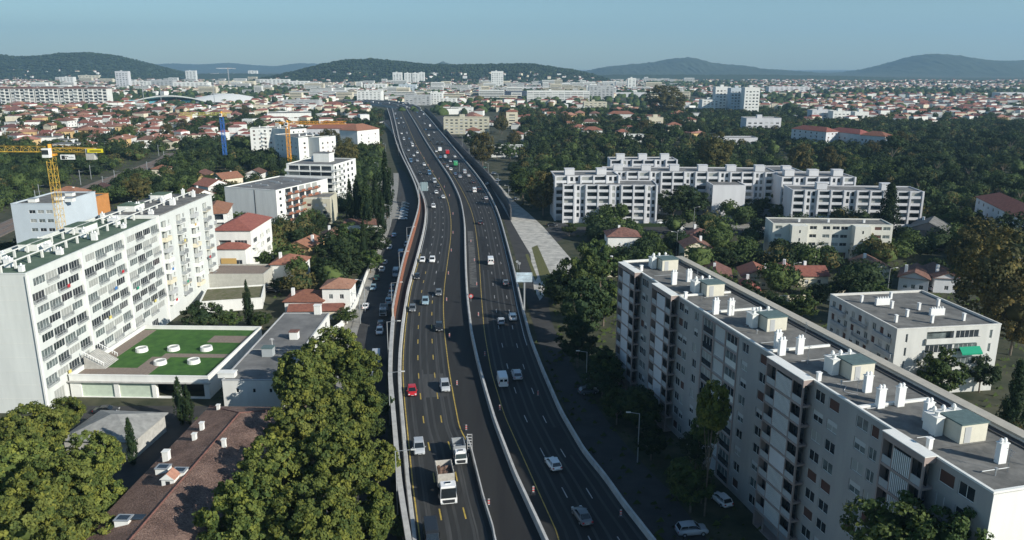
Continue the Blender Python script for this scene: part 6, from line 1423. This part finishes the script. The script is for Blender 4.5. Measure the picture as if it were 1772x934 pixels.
# ------------------------------------------------------------------ scattered trees and houses, measured in photo regions
def inpoly(x, y, P):
    c = False; j = len(P)-1
    for i in range(len(P)):
        if (P[i][1] > y) != (P[j][1] > y) and x < (P[j][0]-P[i][0])*(y-P[i][1])/(P[j][1]-P[i][1])+P[i][0]: c = not c
        j = i
    return c
def region(P, n, r, tries=60, rr=None):
    """n random ground points, evenly spread over the ground area of a photo polygon"""
    Q = [W(*p) for p in P]; x0, x1 = min(q.x for q in Q), max(q.x for q in Q); y0, y1 = min(q.y for q in Q), max(q.y for q in Q); out = []
    QQ = [(q.x, q.y) for q in Q]
    for _ in range(n*tries):
        if len(out) >= n: break
        x, y = random.uniform(x0, x1), random.uniform(y0, y1)
        if inpoly(x, y, QQ) and not blocked(x, y, r): out.append((x, y)); 
        else: continue
        if rr: occupy(x, y, rr, rr, 0)
    return out
TREEZ = [ # polygon, count, kinds, spacing, size range, place
 ([(1480,420),(1772,520),(1772,230),(1560,260),(1500,300),(1600,360)], 46, ('dark','dark','pine','wooddark'), 3.0, (.9,1.5), 'in the dark wood on the right slope'),
 ([(1180,290),(1350,290),(1560,260),(1560,290),(1360,300)], 10, ('dark','pine','autumn'), 3.0, (.9,1.3), 'behind the terraced estate'),
 ([(850,300),(960,330),(960,265),(1060,262),(1180,262),(1350,240),(1100,215),(860,215)], 52, ('pine','dark','round','autumn'), 3.5, (.9,1.4), 'in the park wood right of the motorway'),
 ([(0,400),(140,330),(300,270),(430,280),(430,200),(250,230),(0,270)], 46, ('round','dark','round','autumn'), 3.5, (.8,1.3), 'in the green belt along the railway'),
 ([(200,330),(420,310),(430,285),(330,280),(210,310)], 12, ('round','dark'), 3.0, (.6,1.0), 'among the houses left of the stepped roofs'),
 ([(1200,540),(1440,560),(1430,470),(1330,440),(1140,430),(1130,450)], 14, ('bush','round','dark'), 1.0, (.5,.8), 'in the gardens behind the long right block'),
 ([(520,520),(600,470),(650,400),(560,400),(520,440)], 8, ('bush','dark','round'), .6, (.5,.8), 'in the gardens left of the lower street'),
 ([(960,640),(1060,640),(1180,800),(1290,934),(1230,934),(1090,760)], 12, ('dark','round'), 1.2, (.6,.9), 'in the deep shade along the long right block'),
]
for (P, n, ks, sp, (s0, s1), place) in TREEZ:
    for (x, y) in region(P, n, sp):
        k = random.choice(ks); s = random.uniform(s0, s1)
        adj = {'dark':'dark green broadleaf tree','round':'mid green broadleaf tree','pine':'spreading umbrella pine','autumn':'yellowing autumn tree','bush':'low green bush','wooddark':'dense dark green tree'}[k]
        tree(k, x, y, s, '%s %s' % (adj, place), 'trees '+place, s*random.uniform(.85,1.2))
# small houses: prototypes shared by copies
HP = []
for (w, d, h, kd, wm, rm, adj) in [(11,9,5.6,'hip',white,tile_o,'white house with orange hipped roof'),(13,9,3.6,'gable',offw,tile_b,'low white house with brown gabled roof'),(9,8,6,'gable',cream,tile_o,'cream house with orange gabled roof'),(14,10,6,'hip',white,tile_b,'wide white house with brown hipped roof'),(10,8,5.4,'gable',white,tile_r,'white house with red gabled roof'),(12,10,6.6,'hip',ochre,tile_p,'ochre house with pale pink hipped roof'),(15,10,6.6,'flat',white,None,'white flat roofed house')]:
    class S_: pass
    wb = MB(); wb.box(0,0,0,w,d,h); s = S_(); s.w, s.d, s.h, s.wm = w, d, h, wm
    s.root = put('tmp', None); wall = wb.build('wall', wm, s.root)
    if kd == 'flat': b = MB(); b.box(-.15,-.15,h,w+.15,d+.15,h+.3); b.build('roof', gravel, s.root)
    else: pitched(s, kd, rm)
    b = MB(); b.box(w*.7,d*.4,h,w*.7+.7,d*.4+.7,h+2.4); b.build('chimney', whitem, s.root)
    for i in range(3):
        for k in range(2 if h > 5 else 1):
            b = MB(); b.box(0,-.05,0,1.0,-.01,1.3); b.build('window', glass, s.root, (w*(i+.5)/3-.5, 0, 1.0+k*2.8))
    bpy.context.view_layer.update()
    HP.append((adj, [(o.name.split('.')[0], o.data, tuple(o.location)) for o in bpy.data.objects if o.parent == s.root]))
    for o in [o for o in bpy.data.objects if o.parent == s.root]: bpy.data.objects.remove(o)
    bpy.data.objects.remove(s.root)
def house(i, x, y, rz, s, place, parts=True):
    adj, P = HP[i]; t = thing('house', adj+' '+place, 'house', (x, y, 0), rz, 'houses '+place); t.scale = (s,s,s)
    for nm, me, loc in P:
        if parts or nm in ('wall','roof','gable'): put(nm, me, t, loc)
HZ = [([(0,240),(60,275),(300,262),(330,205),(330,190),(150,186),(0,188)], 135, 'in the left suburb below the long balcony block'),
 ([(340,262),(440,262),(430,215),(420,198),(340,200)], 8, 'around the foot of the blue crane'),
 ([(1540,215),(1772,240),(1772,170),(1500,165),(1380,180),(1380,200)], 78, 'in the dense right suburb'),
 ([(860,235),(1060,250),(1230,245),(1220,200),(1000,190),(860,200)], 36, 'in the park quarter right of the motorway'),
 ([(770,225),(870,215),(860,185),(770,183)], 12, 'beside the far motorway on its right'),
 ([(0,185),(620,190),(620,155),(200,152),(0,160)], 16, 'in the far left quarters'),
]
for (P, n, place) in HZ:
    for (x, y) in region(P, n, 6.5, rr=8 if y_ok else 8) if False else region(P, n, 6.0, rr=8.5):
        house(random.randrange(len(HP)), x, y, random.choice((0, .1, -.15, 1.57, 1.4, .3)) + random.uniform(-.1,.1), random.uniform(1.0,1.3), place, parts=y < 900)
# smaller trees of the same regions, single things
for (P, n, place) in [([(0,260),(60,285),(330,265),(330,195),(0,195)], 40, 'among the houses of the left suburb'),([(860,250),(1350,250),(1350,190),(860,190)], 24, 'in the far part of the park wood')]:
    for (x, y) in region(P, n, 3.0):
        k = random.choice(('wood','wooddark','woodaut','wood')); adj = {'wood':'mid green','wooddark':'dark green','woodaut':'yellowing'}[k]; s = random.uniform(.7,1.15)
        tree(k, x, y, s, '%s tree %s' % (adj, place), 'trees '+place, parts=True)
# ------------------------------------------------------------------ the far woods and the far suburbs, nobody could count them
def ico():
    t = (1+5**.5)/2; v = np.array([(-1,t,0),(1,t,0),(-1,-t,0),(1,-t,0),(0,-1,t),(0,1,t),(0,-1,-t),(0,1,-t),(t,0,-1),(t,0,1),(-t,0,-1),(-t,0,1)], float); v /= np.linalg.norm(v[0])
    f = [(0,11,5),(0,5,1),(0,1,7),(0,7,10),(0,10,11),(1,5,9),(5,11,4),(11,10,2),(10,7,6),(7,1,8),(3,9,4),(3,4,2),(3,2,6),(3,6,8),(3,8,9),(4,9,5),(2,4,11),(6,2,10),(8,6,7),(9,8,1)]
    return v, f
def subdiv(v, f):
    v = list(map(tuple, v)); c = {}; o = []
    def mid(a, b_):
        k = (min(a,b_), max(a,b_))
        if k not in c: m = (np.array(v[a])+np.array(v[b_]))/2; m /= np.linalg.norm(m); v.append(tuple(m)); c[k] = len(v)-1
        return c[k]
    for a, b_, d in f: x, y, z = mid(a,b_), mid(b_,d), mid(d,a); o += [(a,x,z),(b_,y,x),(d,z,y),(x,y,z)]
    return np.array(v), o
V0, F0 = ico(); V1, F1 = subdiv(V0, F0); F0 = np.array(F0); F1 = np.array(F1)
def blobs(name, pts, mats_, lod, label, zf=None, leafy=False):
    """pts: x, y, z, radius"""
    pts = np.array(pts); n = len(pts); g = np.random.default_rng(n)
    BV, BF = (V1, F1) if lod else (V0, F0); k = len(BV)
    jit = g.uniform(.62, 1.25, (n, k, 1)); ax = g.uniform(.8, 1.2, (n,1,3))*np.array([1,1,.85])
    V = BV[None]*jit*ax*pts[:,3][:,None,None] + pts[:,None,:3]; F = BF[None] + (np.arange(n)*k)[:,None,None]
    mi = np.repeat(g.choice([0,0,1,1,1,1,0,0,1,2], n), len(BF))
    V = V.reshape(-1,3); F = F.reshape(-1,3)
    o = put(name, npmesh(name, V, F, mats_, mi)); return tag(o, label, 'trees', None, 'stuff')
def leafclouds(name, pts, mats_, label, nl=90, leaf=1.0):
    pts = np.array(pts); n = len(pts); g = np.random.default_rng(n+1)
    d = g.normal(size=(n,nl,3)); d /= np.linalg.norm(d, axis=2)[:,:,None]; d[:,:,2] = np.abs(d[:,:,2])*1.1-.35
    lob = g.normal(size=(n,4,3)); lob /= np.linalg.norm(lob, axis=2)[:,:,None]; am = .72+.3*np.max(np.einsum('nij,nkj->nik', d, lob), axis=2)
    P = d*am[:,:,None]*g.uniform(.75,1.1,(n,nl,1))*pts[:,3][:,None,None] + pts[:,None,:3]
    N = d + g.normal(size=d.shape)*.5; N = N.reshape(-1,3); N /= np.linalg.norm(N, axis=1)[:,None]; P = P.reshape(-1,3)
    t = np.cross(N, g.normal(size=N.shape)); t /= np.linalg.norm(t, axis=1)[:,None]; u = np.cross(N, t); s = (leaf*g.uniform(.6,1.3,len(P)))[:,None]*.6
    V = np.stack([P-t*s, P+u*s*.8, P+t*s, P-u*s*.8], 1).reshape(-1,3); F = np.arange(len(V)).reshape(-1,4)
    mi = np.repeat(g.choice([0,0,1,1,1,1,0,0,1,2], n), nl); o = put(name, npmesh(name, V, F, mats_, mi)); return tag(o, label, 'trees', None, 'stuff')
LM = [leaf_mid, leaf_dark, leaf_aut]
def scatter(n, y0, y1, dens, r, xlim=.70):
    out = []
    for _ in range(n):
        y = math.sqrt(random.uniform(y0*y0, y1*y1)); x = random.uniform(-xlim, xlim)*y
        if dens(x, y) and not blocked(x, y, r): out.append((x, y))
    return out
nz = lambda x, y, f, o=0: noise.noise(Vector((x*f, y*f, o)))
def pxy(x, y): return proj(x, y, 0)
def suburb(x, y): u, v = pxy(x, y); return (u < 640 and 186 < v < 262 and v < 272-.05*u) or (u > 1380 and 160 < v < 216)
def edge(x, y): u, v = pxy(x, y); return u < 660 or u > 900 or v < 190
D1 = scatter(9000, 210, 1150, lambda x, y: edge(x, y) and (not suburb(x, y) or nz(x,y,.025) > .02) and nz(x, y, .008, 5) > (-.6 if x > 0 else -.4), 1.2)
P1 = [(x, y, random.uniform(3.4,6.4), random.uniform(3.2,6.6)) for x, y in D1]
blobs('woodland', [(x, y, z-.6, r*.62) for x, y, z, r in P1], LM, 1, 'unbroken woods and garden trees filling the gaps in the middle distance')
leafclouds('woodland_foliage', [q for q in P1 if q[1] < 520], LM, 'leafy outer growth of the nearer woods in the middle distance', 360, .72)
leafclouds('woodland_foliage', [q for q in P1 if q[1] >= 520], LM, 'leafy outer growth of the farther woods in the middle distance', 120, 1.15)
D2 = scatter(11000, 1100, 3600, lambda x, y: nz(x, y, .004, 9) > -.28, 2)
blobs('distant_woodland', [(x, y, random.uniform(2,4), random.uniform(4,8)) for x, y in D2], LM, 1, 'distant trees between the far suburbs')
def hillz(H, x, y):
    X = H[0,:,0]; Y = H[:,0,1]; i = int(np.clip(np.searchsorted(X, x), 1, len(X)-1)); j = int(np.clip(np.searchsorted(Y, y), 1, len(Y)-1)); return H[j,i,2]
D3 = []
for H, n in ((HL, 6500), (HC, 7500)):
    for _ in range(n):
        x = random.uniform(H[0,0,0], H[0,-1,0]); y = random.uniform(H[0,0,1], (H[0,0,1]+H[-1,0,1])/2+60); z = hillz(H, x, y)
        if z > 3: D3.append((x, y, z+2, random.uniform(4,7.5)))
blobs('hill_woodland', D3, [leaf_dark, leaf_dark, leaf_mid], 0, 'woods covering the nearer hills')
# far houses as one mass
b = MB(); g = random.Random(5); wm_ = [white, offw, cream, tile_o, tile_r, tile_b]
def farhouse(x, y, z, s=1.0):
    w, d, h = g.uniform(8,16)*s, g.uniform(8,12)*s, g.choice((3.5,6,6,7,9))*s; a = g.uniform(-.5,.5)+(1.57 if g.random() < .4 else 0); ca, sa_ = math.cos(a), math.sin(a)
    T = lambda u, v, q: (x+u*ca-v*sa_, y+u*sa_+v*ca, z+q); m = g.choice((0,0,1,2)); rm = g.choice((3,3,4,5,5,5,1)); r = min(w,d)*.2
    A,B_,C_,D_ = T(-w/2,-d/2,0),T(w/2,-d/2,0),T(w/2,d/2,0),T(-w/2,d/2,0); E,F_,G_,H_ = T(-w/2,-d/2,h),T(w/2,-d/2,h),T(w/2,d/2,h),T(-w/2,d/2,h)
    for q in ((A,B_,F_,E),(B_,C_,G_,F_),(C_,D_,H_,G_),(D_,A,E,H_)): b.quad(*q, m)
    if rm == 1: b.quad(E,F_,G_,H_,1)
    else: P, Q = T(-w/2+2,0,h+r), T(w/2-2,0,h+r); b.quad(E,F_,Q,P,rm); b.quad(G_,H_,P,Q,rm); b.face([F_,G_,Q],rm); b.face([H_,E,P],rm)
for (x, y) in scatter(2000, 640, 1500, lambda x, y: suburb(x, y), 5): farhouse(x, y, 0, 1.0)
for (x, y) in scatter(6500, 1200, 3700, lambda x, y: (nz(x, y, .0022, 2) > -.15) , 5): farhouse(x, y, 0)
for H, n in ((HL, 40), (HC, 110)):
    for _ in range(n):
        x = g.uniform(H[0,0,0], H[0,-1,0]) if H is HL else g.triangular(H[0,0,0], H[0,-1,0], H[0,-1,0]-150); y = g.uniform(H[0,0,1]+40, H[0,0,1]+340); z = hillz(H, x, y)
        if 2 < z < 60: farhouse(x, y, z-2, 1.1)
tag(b.build('distant_suburb', wm_), 'distant white and red roofed suburbs reaching to the hills', 'houses', None, 'stuff')
for H, n in ((HL, 260), (HC, 330)):
    for _ in range(n):
        x = g.uniform(H[0,0,0], H[0,-1,0]); y = H[0,0,1] + abs(g.gauss(0, 130)) + 20; z = hillz(H, x, y)
        if z < 38: farhouse(x, y, max(0, z-2), g.choice((1.0,1.2,1.6,2.4)))
# larger pale blocks of the far town
b = MB()
BLK_ = [(x, y) for x, y in scatter(900, 1500, 2800, lambda x, y: 740 < pxy(x,y)[0] < 1060 or 540 < pxy(x,y)[0] < 700, 14)][:120]
for (x, y) in BLK_ + scatter(520, 1500, 3700, lambda x, y: 60 < pxy(x,y)[0] < 1200 and nz(x, y, .002, 4) > -.2, 14):
    w, d, h = g.uniform(14,55), g.uniform(12,18), g.choice((6,9,9,12,15,20)); b.box(x-w/2,y,0,x+w/2,y+d,h,g.choice((0,0,1,2)))
    for k in range(int(h/3)): b.box(x-w/2+1,y-.12,1+k*3,x+w/2-1,y-.02,2.3+k*3,3)
tag(b.build('distant_town_blocks', [white, offw, cream, glass]), 'pale apartment blocks scattered through the far town', 'buildings', None, 'stuff')
b = MB()
for (x, y) in scatter(30000, 215, 700, lambda x, y: edge(x, y), .3): 
    h = random.uniform(.2,.9); b.face([(x-h,y,0),(x+h,y+.2,0),(x+random.uniform(-.3,.3),y,h*1.3)]) if random.random() < .5 else b.face([(x,y-h,0),(x,y+h,0),(x,y,h*1.2)])
for (x, y) in scatter(7000, 60, 260, lambda x, y: edge(x, y) and not (x < -60 and y < 240), .3):
    h = random.uniform(.2,.8); b.face([(x-h,y,0),(x+h,y+.2,0),(x+random.uniform(-.3,.3),y,h*1.3)])
tag(b.build('undergrowth', leaf_mid), 'low scrub and undergrowth between the trees and gardens', 'undergrowth', None, 'stuff')
# ------------------------------------------------------------------ haze
hz = MB(); hz.box(-13500,-280,-3,13500,14500,760); m = bpy.data.materials.new('haze'); m.use_nodes = True; t = m.node_tree
for n in list(t.nodes):
    if n.type == 'BSDF_PRINCIPLED': t.nodes.remove(n)
v = t.nodes.new('ShaderNodeVolumePrincipled'); v.inputs['Color'].default_value = (.44,.74,1.0,1); v.inputs['Density'].default_value = 9.0e-5; v.inputs['Anisotropy'].default_value = .1
t.links.new(v.outputs[0], t.nodes['Material Output'].inputs['Volume'])
o = hz.build('haze', m); o['kind'] = 'stuff'; o['label'] = 'thin blue haze over the far town and hills'; o['category'] = 'haze'
